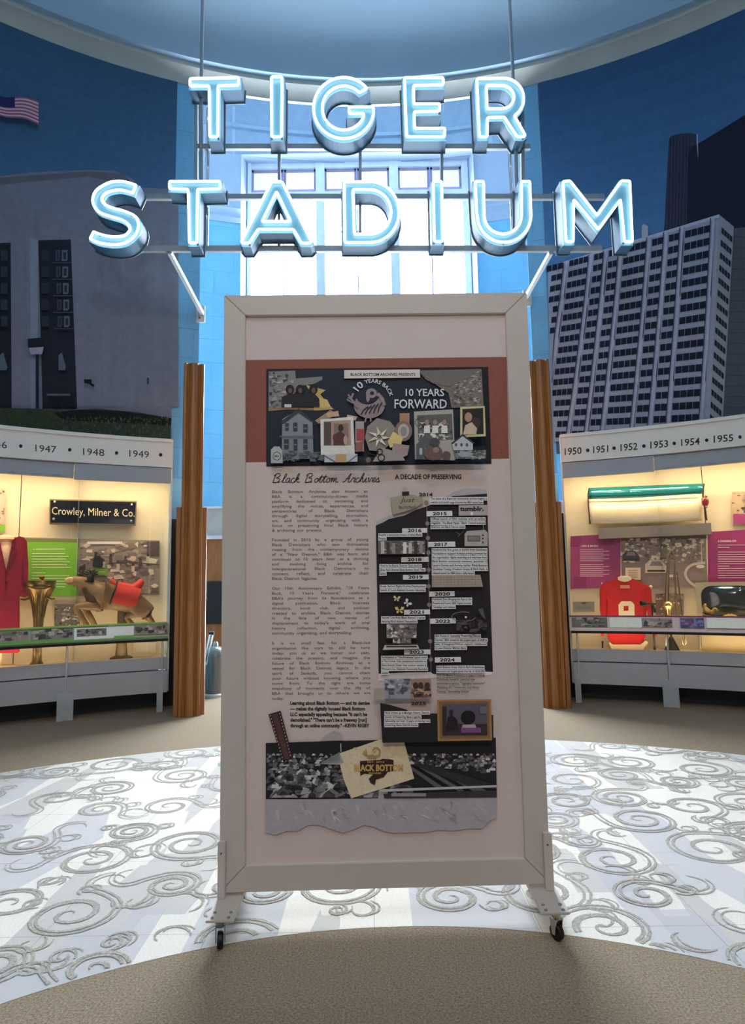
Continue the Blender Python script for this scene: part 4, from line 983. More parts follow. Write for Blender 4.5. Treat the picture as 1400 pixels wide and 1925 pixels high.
# 2025 scrap and the framed interview picture
p.poly([(X(88), Y(1618)), (X(150), Y(1630)), (X(270), Y(1664)), (X(300), Y(1690)), (X(480), Y(1690)), (X(860), Y(1700)), (X(862), Y(1880)), (X(104), Y(1890)), (X(92), Y(1700))], BK)
hk = p.k + 1; p.k += 2
para([("Hired written up in Michigan History, Detroit,", 424), ("Launch of Preserving Black Legacies", 366), ("Fellowship and met 10 years of sharing, and", 426), ("preserving Black Detroit stories", 345)], 120, 1692, 28)
p.k += 2
p.poly([(X(476), Y(1596)), (X(846), Y(1592)), (X(852), Y(1872)), (X(482), Y(1878))], (128, 92, 50)); p.poly([(X(490), Y(1608)), (X(832), Y(1604)), (X(838), Y(1858)), (X(496), Y(1864))], (104, 72, 40)); p.poly([(X(512), Y(1625)), (X(816), Y(1620)), (X(820), Y(1838)), (X(516), Y(1846))], (66, 62, 72))
p.rect(X(516), Y(1760), X(818), Y(1838), (44, 32, 36)); p.rect(X(512), Y(1640), X(540), Y(1840), (40, 32, 32)); p.ell(X(688), Y(1716), 13.5, 13, (18, 16, 20), 20); p.poly([(X(645), Y(1790)), (X(650), Y(1765)), (X(735), Y(1762)), (X(745), Y(1790))], (132, 116, 124)); p.rect(X(640), Y(1786), X(775), Y(1820), (96, 48, 96))
p.ell(X(572), Y(1680), 4, 5, (36, 26, 28)); p.poly([(X(540), Y(1800)), (X(548), Y(1715)), (X(575), Y(1695)), (X(612), Y(1730)), (X(620), Y(1800))], (26, 22, 26)); p.rect(X(768), Y(1640), X(815), Y(1690), (80, 80, 92))
p.build('timeline', PRM, panel)
# skyline photograph, torn paper, film strip and crumpled logo
p = new(); p.k = 16
p.poly([(500, 1396), (560, 1394), (720, 1390), (725, 1385), (931, 1386), (933, 1497), (500, 1502)], (24, 24, 26))
p.poly([(600, 1392), (616, 1380), (628, 1373), (640, 1377), (645, 1391)], (128, 124, 126))
roofs = [(60, 60, 62), (88, 88, 90), (120, 120, 120), (40, 40, 42), (150, 150, 148), (30, 30, 32), (76, 76, 78)]
rnd = random.Random(9); kk = p.k
for row in range(22):
    y = 1417 + row * 3.8; s_ = 2.2 + row * .28
    for i in range(int(440 / (s_ * 2.1))):
        x = 502 + rnd.uniform(0, 430)
        if x > 930 or (x > 752 + (y - 1415) * .2 and y > 1432 + (x - 752) * .1): continue
        h = s_ * rnd.uniform(.6, 1.2); w = s_ * rnd.uniform(.8, 1.8)
        y2 = min(1498, y + h)
        p.poly([(max(500.5, x - w), y2), (max(500.5, x - w * .7), y - h * .2), (x, y - h), (min(931, x + w), y - h * .1), (min(931, x + w), y2)], rnd.choice(roofs), kk + 1 + (row + i) % 3)
p.k = kk + 4
for i in range(5): p.poly([(764 + i * 9, 1440 - i * 1), (770 + i * 11, 1438), (838 + i * 22, 1478 + i * 3), (820 + i * 20, 1480 + i * 3)], (14, 14, 16) if i % 2 else (66, 66, 68))
p.poly([(775, 1436), (800, 1434), (932, 1474), (932, 1482), (880, 1476)], (34, 34, 36)); p.poly([(712, 1482), (932, 1474), (932, 1478), (714, 1487)], (140, 138, 138)); p.poly([(720, 1490), (932, 1484), (932, 1497), (722, 1499)], (40, 40, 42)); p.rect(735, 1489, 800, 1495, (110, 108, 108))
p.stroke([(640.5, 1396), (641, 1412)], 1.4, (160, 158, 158)); p.poly([(600, 1434), (640, 1436), (638, 1412), (646, 1432)], (120, 120, 122))
p.build('skyline_picture', PRM, panel)
p = new(); p.k = 21
top_ = [(499, 1501), (600, 1501), (711, 1499), (712, 1484), (728, 1484), (729, 1497), (933, 1495)]
botm = [(932, 1536), (920, 1541), (905, 1556), (880, 1556), (850, 1560), (825, 1558), (800, 1563), (740, 1564), (725, 1562), (700, 1552), (684, 1549), (668, 1556), (645, 1564), (620, 1556), (600, 1549), (580, 1549), (560, 1560), (540, 1560), (518, 1568), (499, 1563)]
p.poly(top_ + botm, (126, 124, 128)); rnd = random.Random(5)
for i in range(46):
    x = rnd.uniform(505, 900); y = rnd.uniform(1504, 1540); a = rnd.uniform(.2, 1.3); l = rnd.uniform(12, 34); w = rnd.uniform(3, 10)
    x2 = x + l * math.cos(a); y2 = min(1547, y + l * math.sin(a)); p.poly([(x, y), (x + w, y - 1), (min(930, x2), y2)], rnd.choice([(138, 136, 140), (116, 114, 118), (132, 130, 134), (144, 142, 146), (110, 108, 112)]), p.k + 1 + i % 3)
p.build('torn_paper', PRM, panel)
p = new(); p.k = 22; p.sat = .6
p.poly([(505, 1342), (528, 1335), (551, 1423), (533, 1431)], (44, 20, 22)); p.poly([(511, 1343), (522, 1340), (545, 1424), (536, 1427)], (70, 34, 34))
for i in range(14):
    for (xa, xb) in ((507, 534), (524.5, 549)): t = i / 14; x = xa + 1 + (xb - xa - 3) * t; y = 1343 + 84 * t - (4 if xa > 510 else 0); p.rect(x, y, x + 1.6, y + 3, (130, 118, 112), p.k + 1)
p.k += 1; p.build('film_strip', PRM, panel)
p = new(); p.k = 27
LG = [(634, 1416), (754, 1375), (778, 1462), (660, 1499), (645, 1460)]
p.poly(LG, (164, 152, 128)); rnd = random.Random(12)
for i in range(50):
    u, v = rnd.random() * .9 + .05, rnd.random() * .9 + .05
    x = 640 + 118 * u + 22 * v; y = 1414 - 38 * u + 78 * v; a = rnd.uniform(0, 6); l = rnd.uniform(4, 10)
    p.poly([(x, y), (x + l * math.cos(a), y + l * math.sin(a) * .7), (x + l * math.cos(a + .5) * .6, y + l * math.sin(a + .5) * .6)], rnd.choice([(178, 168, 144), (146, 134, 112), (186, 176, 154)]), p.k + 1 + i % 2)
p.k += 3
def rot(u, v): return (703 + u * .99 + v * -.02, 1440 - u * .03 + v)
BR = (40, 26, 24)
p.poly([rot(-27, -12), rot(12, -13), rot(14, -15), rot(28, -14), rot(36, -12), rot(38, 8), rot(26, 10), rot(18, 20), rot(4, 24), rot(2, 34), rot(-6, 30), rot(-10, 22), rot(-2, 14), rot(-18, 12), rot(-26, 16)], BR)
GD = (150, 122, 72)
def tx(s_, u0, v, u1, h, c, b): p.text(s_, *rot(u0, v), u1 + 703, h, c, b)
tx('BLACK BOTTOM', -38, 6, 54, 12, GD, .045); p.text('EST. 2014', 690, 1432, 722, 3.4, GD, .02); p.text('ARCHIVES', 692, 1453, 716, 3.6, GD, .02)
E2 = (128, 108, 78)
p.stroke(arc(706, 1412, 8, 8, -120, 150, 14), 3.2, E2); p.stroke([(700, 1418), (688, 1419), (684, 1410)], 3, E2); p.stroke([(690, 1421), (704, 1423), (714, 1417)], 4, E2); p.stroke(arc(703, 1409, 3, 3, 0, 300, 8), 1.6, E2)
for k in range(3): p.stroke([(690, 1418), (681 + k * 3, 1414 - k * 4)], 2, E2)
p.build('crumpled_logo_sheet', PRM, panel)
# uprights, foot plates, casters
plate_m = mat('foot_plate_paint', (200, 192, 180), .4, .1, var=.03)
rub = mat('caster_rubber', (12, 12, 13), .5)
zpl = .108
for s_, (xa, xb, ya, yb_) in ((-1, (409, 423, 1583, 1686)), (1, (1021, 1037, 1567, 1664))):
    a = on_plane(xa, ya, BA - .02, BB); b = on_plane(xb, ya, BA - .02, BB)
    q = MB(); q.box((a.x, BA - .02 + BB * a.x, zpl), (b.x, BA + .0 + BB * a.x, a.z)); up_ = q.build('upright', frame_m, board, bevel=.002)
    q = MB(); q.tube([(a.x + .014, BA - .021 + BB * a.x, a.z - .04), (a.x + .014, BA - .024 + BB * a.x, a.z - .04)], .003, 6); q.build('screw', elec, up_)
    x0_ = on_floor(386, 1731, zpl).x if s_ < 0 else on_floor(1017, 1716, zpl).x
    x1_ = on_floor(438, 1731, zpl).x if s_ < 0 else on_floor(1072, 1716, zpl).x
    yf = on_floor(412, 1731, zpl).y if s_ < 0 else on_floor(1045, 1716, zpl).y
    yr = BA + (BA - yf) + .10
    q = MB(); q.box((x0_, yf, zpl - .008), (x1_, yr, zpl)); pl_ = q.build('foot_plate', plate_m, board, bevel=.002)
    for yy, d in ((yf + .035, 1), (yr - .035, -1)):
        q = MB()
        for bx in (x0_ + .02, x1_ - .02):
            for by in (-.018, .018): q.lathe((bx, yy + by, zpl), [(.006, 0), (.006, .004), (.002, .006)], 6)
        q.split('bolt', metalgrey, pl_)
        wc = Vector(((x0_ + x1_) / 2 + (-.004 if s_ < 0 else .01), yy + .0 * d, .028))
        ct = MB(); ct.box((-.03, -.022, zpl - .014), (.03, .022, zpl - .008), None, None, None, (wc.x, yy, 0))
        tw_ = .2 if s_ < 0 else .5; e1 = Vector((math.cos(tw_), math.sin(tw_), 0)); e2 = Vector((-math.sin(tw_), math.cos(tw_), 0)); wv = Vector((wc.x, wc.y, 0))
        ct.lathe((wc.x, yy, .06), [(.02, .034), (.02, .026), (.014, .012)], 12)
        for e in (-1, 1): ct.prism([wv + e1 * (e * .014) + e2 * u + ZU * v for u, v in ((-.016, .075), (.016, .075), (.008, .022), (-.008, .022))], e1 * (e * .003))
        cs = ct.build('caster', chrome if s_ > 0 else metalgrey, board)
        q = MB(); q.lathe(wv + ZU * .028 - e1 * .011, [(.012, 0), (.026, .001), (.028, .005), (.028, .017), (.026, .021), (.012, .022)], 20, e1); q.build('wheel', rub, cs, smooth=True)
# ---------------------------------------------------------------- show cases
valm = mat('valance_grey', (146, 154, 162), .5, .2, var=.02)
basem = mat('case_base_grey', (170, 171, 174), .5, var=.03)
kick = mat('toe_kick_dark', (24, 34, 38), .6)
def case(sg, a0, a1, label, seams, feet, picts, px_seam):
    lo, hi = min(a0, a1), max(a0, a1)
    t = thing('show_case', label, 'display case', pol((lo + hi) / 2, RC + .3, 0))
    def A(x0, x1, r0, r1, z0, z1, nm, m, **k): q = MB(); q.arcbox(min(x0, x1), max(x0, x1), r0, r1, z0, z1); return q.build(nm, m, t, **k)
    band = A(a0, a1, RC - .01, RC + .22, 2.53, 2.80, 'header_band', white)
    A(a0, a1, RC - .03, RC + .35, 2.80, 2.835, 'top_moulding', white)
    js = [a0] + seams + [a1]
    for k, (u, v) in enumerate(zip(js, js[1:])):
        e = .06 * (1 if v > u else -1)
        A(u, v - e, RC + .02 * (k % 2) + .01, RC + .08, 2.365 + .012 * (k % 2), 2.525, 'valance', valm)
        A(u + e * .5, v - e, RC + .03, RC + .04, .50, 2.40, 'glass_pane', glass)
        A(u, v - e, RC + .005, RC + .09, .415, .535, 'sill', basem)
        A(u, v - e, RC - .04, RC + .05, .19, .405, 'fascia', basem)
    A(a0, a1, RC + .25, RC + .30, 0, .19, 'toe_kick', kick)
    A(a0, a1, RC + .05, RC + .66, .44, .50, 'case_floor', cream)
    A(a0, a1, RC + .08, RC + .66, 2.52, 2.56, 'case_top', cream)
    pan = [lo]; 
    bs = sorted([lo, hi] + [ang(on_cyl(x, 1000, 7.3)) for x in px_seam])
    for u, v in zip(bs, bs[1:]): A(u + .03, v - .03, 7.31, 7.34, .50, 2.52, 'back_panel', cream)
    e = .25 * (1 if a1 > a0 else -1)
    A(a0 - e * .1, a0 + e * .04, RC + .04, 7.3, .50, 2.52, 'end_pane', glass)
    A(a0 - e * .5, a0 + e * .1, RC + .02, RC + .07, .19, 2.53, 'corner_post', white); A(a0 - e * .5, a0, RC + .07, 7.35, .19, .5, 'end_base', basem)
    A(a0 - e * .5, a0, RC - .02, 7.35, 2.53, 2.83, 'end_band', white)
    for f in feet:
        w = .62 if f != feet[-1] else .4
        A(f - w, f + w if f != feet[-1] else f + .1, RC - .055, RC - .01, .0, .26, 'foot', acryl)
        q = MB(); q.tube([pol(f, RC - .03, .02), pol(f, RC - .03, .74)], .012, 8); q.build('rail_post', acryl, t)
    # sloping reading rail
    q = MB(); b1, b2 = min(a0, a1), max(a0, a1)
    q.sweep([(RC - .10, .735), (RC + .0, .885), (RC + .008, .88), (RC - .092, .727)], b1, b2, 20, True)
    rl = q.build('reading_rail', mat('rail_print_base', (214, 206, 186), .35, var=.03), t)
    q = MB(); q.sweep([(RC - .12, .725), (RC - .10, .735), (RC - .09, .72), (RC - .11, .71)], b1, b2, 20, True); q.build('rail_edge', mdark, rl)
    def rm(x, y, off): return pol(x, RC - .10 + .10 * y - off * .8, .735 + .15 * y + off * .6)
    pr = Print(rm, 1.5, .0015, .8)
    for (x0_, x1_, y0_, y1_, c, pal) in picts:
        pr.poly([(x0_, y0_), (x1_, y0_), (x1_, y1_), (x0_, y1_)], c)
        if pal:
            r_ = random.Random(int(x0_ * 10) + 99); kk_ = pr.k + 1; pr.k += 2
            for i in range(26):
                x = r_.uniform(min(x0_, x1_), max(x0_, x1_) - .3); y = r_.uniform(y0_, y1_ - .12); w = r_.uniform(.15, .6); h = r_.uniform(.06, .3)
                pr.poly([(x, y), (min(max(x0_, x1_), x + w), y + .03), (min(max(x0_, x1_), x + w * .9), min(y1_, y + h)), (x + .03, min(y1_, y + h * .9))], r_.choice(pal), kk_ + i % 2)
    pr.build('rail_print', PRM, rl)
    q = MB(); q.sweep([(RC - .105, .737), (RC - .006, .892)], b1, b2, 20); q.v = [v for v in q.v]; q.build('rail_glass', glass, rl)
    # warm strip lights tucked behind the valance
    n = 5
    for i in range(n):
        a = a0 + (a1 - a0) * (i + .5) / n
        lamp('case_light', 'AREA', pol(a, RC + .2, 2.5), 6.2, (1, .78, .52), .55, pol(a, RC + .36, 0), sy=.08); lamp('sill_fill', 'AREA', pol(a, RC + .13, .56), 1.6, (1, .80, .52), .6, pol(a, RC + .45, 1.6), sy=.06)  # lower row is added fill, evening out the case interior
    return t, band
gp = [(120, 112, 100), (84, 78, 70), (160, 152, 136), (60, 56, 52)]
pics_l = [(-48, -24.5, 0, 1, (150, 160, 120), None), (-34, -30.5, .28, .85, (150, 130, 112), gp), (-30.3, -27.2, .25, .9, (120, 116, 108), gp), (-27.1, -22.4, .12, .86, (226, 222, 196), None), (-26.9, -24.6, .32, .78, (110, 106, 96), gp), (-22.4, -19.6, .25, .86, (130, 118, 104), gp),
          (-34, -27.2, .0, .2, (96, 140, 70), None), (-27.1, -19.6, .0, .1, (96, 138, 70), None), (-34, -19.6, .9, 1, (120, 160, 70), None), (-24, -22.4, .1, .22, (110, 150, 70), None)]
pics_r = [(17, 48, 0, 1, (196, 178, 170), None), (17, 48, .9, 1, (120, 40, 76), None), (17.2, 20.2, .2, .86, (120, 104, 92), gp), (20.4, 23, .2, .84, (224, 212, 190), None), (23, 25.4, .22, .8, (130, 118, 112), gp), (26, 27.8, .2, .82, (90, 80, 120), [(70, 64, 100), (120, 70, 90), (110, 112, 140)]), (28, 31, .2, .84, (222, 206, 190), None), (31, 36, .2, .84, (220, 204, 160), [(206, 190, 150), (190, 176, 140)])]
sl = ang(on_cyl(138, 900, RC)); srr = ang(on_cyl(1230, 880, RC))
cl, bandL = case(-1, -19.55, -46, 'curved glass show case with years 1947 to 1949, left of the board', [sl, sl - 8, sl - 16], [sl - 8, sl, -20.0][::1], pics_l, [36])
cr_, bandR = case(1, 17.1, 44, 'curved glass show case with years 1950 to 1955, right of the board', [srr, srr + 8, srr + 16], [srr + 8, ang(on_cyl(1262, 1320, RC)), 17.6], pics_r, [1327])
def bandmap(x, y, off): return on_cyl(x, y, RC - .011 - off)
pr = Print(bandmap, 1.3, .001, 12); DG = (48, 46, 44)
def skew(pr, txt, x0, y0, x1, y1, h, c, bold):      # baseline from (x0,y0) to (x1,y1)
    g, w, cap = glyphs(txt, bold); k = h / cap; kx = (x1 - x0) / w; sl_ = (y1 - y0) / (x1 - x0)
    pr.text(txt, x0, y0, x1, h, c, bold, mapf=lambda u, v: (x0 + u * kx, y0 + u * kx * sl_ - v * k), layer=2)
def bandtext(band, items, dots, col, bold):
    for it in items:
        pr = Print(bandmap, 1.3, .001, 12); skew(pr, *it, 13.5, col, bold); pr.build('year_numeral', PRM, band)
    for x, y in dots:
        pr = Print(bandmap, 1.3, .001, 12); pr.ell(x, y, 3.3, 3.4, (30, 28, 28), 14, layer=2); pr.build('dot', PRM, band)
bandtext(bandL, (('1946', -28, 839, 13, 843), ('1947', 66.5, 848.5, 106, 851.5), ('1948', 156, 855, 196, 857.5), ('1949', 243, 858.5, 280, 861)), ((39, 838.5), (131, 845.5), (219, 851.5), (302, 855)), DG, .0)
bandtext(bandR, (('1950', 1061, 855.5, 1093, 853), ('1951', 1114.5, 852, 1143, 849.5), ('1952', 1166, 848, 1198, 845), ('1953', 1222, 843, 1255.5, 840), ('1954', 1280, 838.5, 1315, 835.5), ('1955', 1341, 832, 1378, 829)), ((1104.5, 846.5), (1154, 842.5), (1210, 838.5), (1267, 833.5), (1328, 827.5), (1390.5, 821.5)), (34, 30, 32), .012)
# ---- helpers for exhibits
def cmap(R): return lambda x, y, off: on_cyl(x, y, R - off)
def slab(px, R, th, name, m, parent=None, bevel=0, lab=None):
    """polygon in the chart at radius R, given thickness towards the viewer"""
    a = [on_cyl(x, y, R) for x, y in px]; c = sum(a, Vector()) / len(a); n = Vector((CX - c.x, CY - c.y, 0)).normalized()
    q = MB(); q.prism(a, n * th); return q.build(name, m, parent, bevel=bevel)
def anchor(x, y, R): return on_cyl(x, y, R)
def px_m(R): return R * 1.02 / F
# graphic panels
def graphic(name, label, px, R, draw, cat='panel'):
    xs = [q[0] for q in px]; ys = [q[1] for q in px]; t = thing(name, label, cat, anchor(sum(xs) / len(xs), max(ys), R))
    # curved board
    pr = Print(cmap(R), 1.0, .0012, 14); draw(pr)
    q = MB(); N_ = 10
    x0_, x1_ = min(xs), max(xs)
    def yt(x): return px[0][1] + (px[1][1] - px[0][1]) * (x - x0_) / (x1_ - x0_)
    def yb_(x): return px[3][1] + (px[2][1] - px[3][1]) * (x - x0_) / (x1_ - x0_)
    P = []
    for i in range(N_ + 1):
        x = x0_ + (x1_ - x0_) * i / N_; P += [on_cyl(x, yt(x), R), on_cyl(x, yb_(x), R), on_cyl(x, yb_(x), R + .015), on_cyl(x, yt(x), R + .015)]
    f = []
    for i in range(N_):
        for k in range(4): f.append((4 * i + k, 4 * i + 4 + k, 4 * i + 4 + (k + 1) % 4, 4 * i + (k + 1) % 4))
    f += [(0, 1, 2, 3), (4 * N_ + 3, 4 * N_ + 2, 4 * N_ + 1, 4 * N_)]; q.add(P, f); q.build('board', cream, t)
    pr.build('print', PRM, t); return t
SEP = [(214, 194, 166), (150, 130, 114), (178, 158, 138), (112, 96, 90), (232, 216, 188), (134, 118, 108)]
def d_green(p):
    p.poly([(-60, 1006), (35, 1010), (300, 1016), (300, 1118), (160, 1120), (-60, 1124)], (150, 138, 124)); p.poly([(-60, 1008), (52, 1017), (146, 1020), (148, 1040), (144, 1060), (147, 1120), (-60, 1124)], (124, 186, 54))
    p.poly([(30, 1012), (146, 1014), (146, 1019), (30, 1018)], (120, 128, 70))
    p.text('A WORKING DOWNTOWN', 62, 1034, 122, 3.4, (236, 240, 200), .02)
    k0 = p.k
    for i in range(13):
        if i == 6: continue
        p.rect(60, 1040 + i * 5.2, 60 + (26 if i in (7,) else (62 + (i * 7) % 12)), 1041.3 + i * 5.2, (226, 236, 180), k0 + 1)
    p.k = k0 + 1; p.clutter(150, 1018, 298, 1116, 150, SEP, 3, 12); p.rect(164, 1018, 230, 1023, (228, 218, 200)); p.rect(276, 1018, 299, 1044, (96, 78, 72))
    p.stroke([(203, 1060), (240, 1056), (299, 1062)], 2, (84, 66, 62)); p.poly([(148, 1066), (160, 1060), (162, 1080), (148, 1086)], (70, 60, 54))
    for i in range(8): p.ell(180 + i * 14, 1040 + (i * 13) % 22, 2.6, 3, (70, 56, 52)); p.rect(177 + i * 14, 1043 + (i * 13) % 22, 183 + i * 14, 1054 + (i * 13) % 22, (200, 184, 160) if i % 2 else (84, 72, 70))
graphic('graphic_panel', 'green text panel with sepia street photograph on the back of the left case', [(-60, 1006), (300, 1016), (300, 1118), (-60, 1124)], 7.28, d_green)
def d_pur(x0, x1):
    def f(p):
        p.poly([(x0, 1008), (x1, 1003), (x1, 1104), (x0, 1107)], (168, 66, 118)); p.text('CARS & MUSIC', x0 + 18, 1028, x0 + 52, 3.6, (250, 226, 220), .03); k0 = p.k
        for i in range(15):
            if i in (7,): continue
            p.rect(x0 + 18, 1032 + i * 3.6, x0 + 62 + (i * 11) % 22, 1033.1 + i * 3.6, (240, 200, 206), k0 + 1)
        p.k = k0 + 1; p.rect(x0 + 6, 1084, x0 + 30, 1104, (146, 52, 102)); p.rect(x0, 1008, x0 + 20, 1026, (150, 56, 104)); p.rect(x0 + 60, 1014, x0 + 82, 1024, (150, 50, 100))
    return f
graphic('graphic_panel', 'purple text panel at inner end of right case, left of the car park photograph', [(1072, 1008), (1165, 1003.5), (1168, 1104), (1074, 1107)], 7.28, lambda p: d_pur(1072, 1166)(p))
def d_cars(p):
    p.poly([(1166, 1003), (1326, 996), (1330, 1104), (1169, 1104)], (150, 132, 120)); p.poly([(1166, 1003), (1326, 998), (1328, 1012), (1167, 1018)], (112, 96, 88))
    p.clutter(1166, 1012, 1324, 1058, 210, SEP + [(232, 216, 184)], 2, 8)
    for (x, y, s_) in ((1185, 1046, 17), (1232, 1066, 22)): 
        p.poly([(x - s_ * .9, y + s_ * .5), (x - s_ * .9, y - s_ * .2), (x - s_ * .5, y - s_ * .6), (x + s_ * .5, y - s_ * .6), (x + s_, y), (x + s_, y + s_ * .5)], (84, 78, 86) if x < 1200 else (226, 210, 176)); p.poly([(x - s_ * .5, y - s_ * .1), (x - s_ * .3, y - s_ * .5), (x + s_ * .4, y - s_ * .5), (x + s_ * .6, y - s_ * .1)], (150, 140, 130)); p.rect(x - s_ * .7, y + s_ * .25, x + s_ * .8, y + s_ * .4, (60, 52, 50))
    p.stroke(catmull([(1325, 1058), (1300, 1062), (1288, 1076), (1294, 1092), (1310, 1104)], 4), 5, (206, 188, 170)); p.ell(1316, 1085, 11, 9, (150, 132, 122)); p.rect(1258, 1080, 1272, 1085, (226, 208, 180)); p.ell(1316, 1065, 8, 3.4, (226, 210, 190)); p.stroke([(1318, 1020), (1319, 1060)], 2, (210, 196, 176))
graphic('graphic_panel', 'sepia photograph of a crowded car park behind the red jersey', [(1168, 1003), (1326, 996), (1330, 1103), (1170, 1103.5)], 7.275, d_cars)
def d_pur2(p):
    d_pur(1328, 1470)(p); p.rect(1345, 1014, 1352, 1090, (190, 90, 140))
graphic('graphic_panel', 'purple text panel above the television', [(1329, 1000), (1470, 994), (1470, 1100), (1331, 1103)], 7.28, lambda p: (p.poly([(1328, 1000), (1470, 992), (1470, 1100), (1330, 1103)], (160, 54, 112)), p.text('A CHANGING CITY', 1349, 1019, 1384, 3.6, (250, 226, 220), .03), [p.rect(1349, 1024 + i * 4.4, 1349 + (70 if i not in (1, 9) else 22), 1025.2 + i * 4.4, (240, 204, 210), 4) for i in range(15) if i != 2])[0])
# small mounted pictures
def small_pic(label, x0, y0, x1, y1, c, pal, R=7.27, extra=None, name='mounted_photograph'):
    def d(p):
        p.poly([(x0, y0), (x1, y0), (x1, y1), (x0, y1)], c)
        if pal: p.clutter(x0 + .5, y0 + .5, x1 - .5, y1 - .5, 40, pal, 2, 6)
        if extra: extra(p)
    return graphic(name, label, [(x0, y0), (x1, y0), (x1, y1), (x0, y1)], R, d, 'picture')
small_pic('small black and white photograph of baseball players behind the reindeer forelegs', 102, 1136, 150, 1178, (120, 112, 100), [(230, 226, 214), (60, 54, 50), (170, 160, 146)])
small_pic('sepia photograph with green caption at the left frame edge', -20, 918, 9, 1000, (206, 186, 160), SEP, extra=lambda p: p.rect(-20, 986, 9, 1000, (130, 190, 60)))
small_pic('grey engraved plate beside the red jersey', 1077, 1131, 1117, 1150, (138, 138, 130), None, extra=lambda p: (p.poly([(1091, 1133), (1103, 1132), (1098, 1136)], (70, 70, 66)), p.text('DETROIT', 1084, 1145, 1110, 4, (110, 110, 104), .01)), name='engraved_plate')
small_pic('brown framed photograph of three musicians behind the trombone', 1232, 1116, 1285, 1156, (146, 122, 104), SEP)
small_pic('photograph with purple caption at the right frame edge, level with the car fin', 1375, 924, 1420, 985, (196, 172, 136), SEP + [(60, 52, 50)], extra=lambda p: p.rect(1378, 966, 1420, 985, (170, 70, 124)))
small_pic('cream caption card pinned above the jersey collar', 1175, 1067, 1204, 1090, (236, 218, 180), None, 7.255, lambda p: [p.rect(1181, 1072 + i * 4, 1198, 1073.4 + i * 4, (190, 170, 140), 3) for i in range(4)], 'caption_card')
small_pic('white caption sheet low in the left case, near its inner end', 250, 1208, 293, 1226, (240, 226, 190), None, 7.26, None, 'caption_card')
# Crowley plaque
pt = thing('store_plaque', 'black plaque with gilt serif lettering and four screws at top of left case', 'sign', anchor(175, 986, 7.22))
slab([(93, 938.5), (257, 942.5), (255, 989), (93, 986)], 7.24, .03, 'plaque_rim', mat('brass_rim', (150, 132, 96), .4, .7), pt, bevel=.004)
slab([(95, 940.5), (255, 944.5), (253, 985.5), (95, 982.5)], 7.21, .008, 'plaque_face', mat('black_enamel', (14, 15, 18), .2, var=.02, coat=.5), pt)
pr = Print(cmap(7.165), 1.0, .001, 10); pr.k = 1
def serif_line(pr, s_, x0, y0, x1, y1, h, c):
    skew(pr, s_, x0, y0, x1, y1, h, c, .0)
    g, w, cap = glyphs(s_, .0)      # slab serifs at the feet of upright letters
serif_line(pr, 'Crowley, Milner & Co.', 97.5, 967, 253, 971.5, 15, (206, 190, 150))
pr.build('gilt_lettering', PRM, pt)
q = MB()
for x, y in ((103, 943.5), (247.5, 949), (101, 975.5), (246.5, 979)): q.ball(anchor(x, y, 7.18), .014, 8)
q.split('screw', mat('brass_screw', (220, 210, 186), .25, 1), pt)
# crimson suit on a form
suit = mat('crimson_wool', (168, 30, 62), .85, var=.08, scale=20, bump=.3, bscale=120); formm = mat('dress_form', (242, 222, 176), .7)
st = thing('skirt_suit', 'crimson skirt suit on a cream dress form at the left end of left case', 'clothing', Vector((*anchor(10, 1240, 7.02).xy, .5)))
slab([(11, 1076), (24, 1016), (30, 1011), (40, 1010), (47, 1014), (49, 1030), (42, 1060), (41, 1090), (45, 1120), (11, 1122)], 7.12, .16, 'jacket', suit, st, bevel=.012)
slab([(11, 1076), (-2, 1016), (-8, 1011), (-18, 1010), (-25, 1014), (-27, 1030), (-20, 1060), (-19, 1090), (-23, 1120), (11, 1122)], 7.12, .155, 'jacket', suit, st, bevel=.012)
slab([(36, 1116), (-14, 1116), (-15, 1190), (-15, 1226), (36, 1226), (36, 1180)], 7.10, .12, 'skirt', suit, st, bevel=.012)
slab([(40, 1016), (50, 1015), (53, 1060), (52, 1122), (41, 1124), (40, 1060)], 7.04, .07, 'sleeve', suit, st, bevel=.012)
slab([(-18, 1016), (-28, 1015), (-31, 1060), (-30, 1122), (-19, 1124), (-18, 1060)], 7.04, .07, 'sleeve', suit, st, bevel=.012)
slab([(24, 1014), (29, 1013), (32, 1040), (14, 1080), (11, 1080), (11, 1074)], 6.955, .012, 'lapel', mat('crimson_lapel', (132, 18, 48), .8), st, bevel=.004)
c = anchor(11, 1010, 7.11); q = MB(); q.lathe((c.x, c.y, c.z - .08), [(.04, -.5), (.09, -.3), (.10, -.14), (.08, -.05), (.06, .0), (.055, .03), (.075, .06), (.07, .085), (.04, .10), (.0, .102)], 20); q.build('dress_form', formm, st, smooth=True)
c = anchor(0, 1226, 7.04); q = MB(); q.lathe((c.x, c.y, .5), [(.16, 0), (.16, .02), (.02, .03), (.02, c.z - .45)], 20); q.build('stand', formm, st)
q = MB()
for y in (1082, 1092, 1102): q.ball(anchor(11, y, 6.95), .009, 8)
q.split('button', mat('dark_button', (70, 10, 26), .3), st)
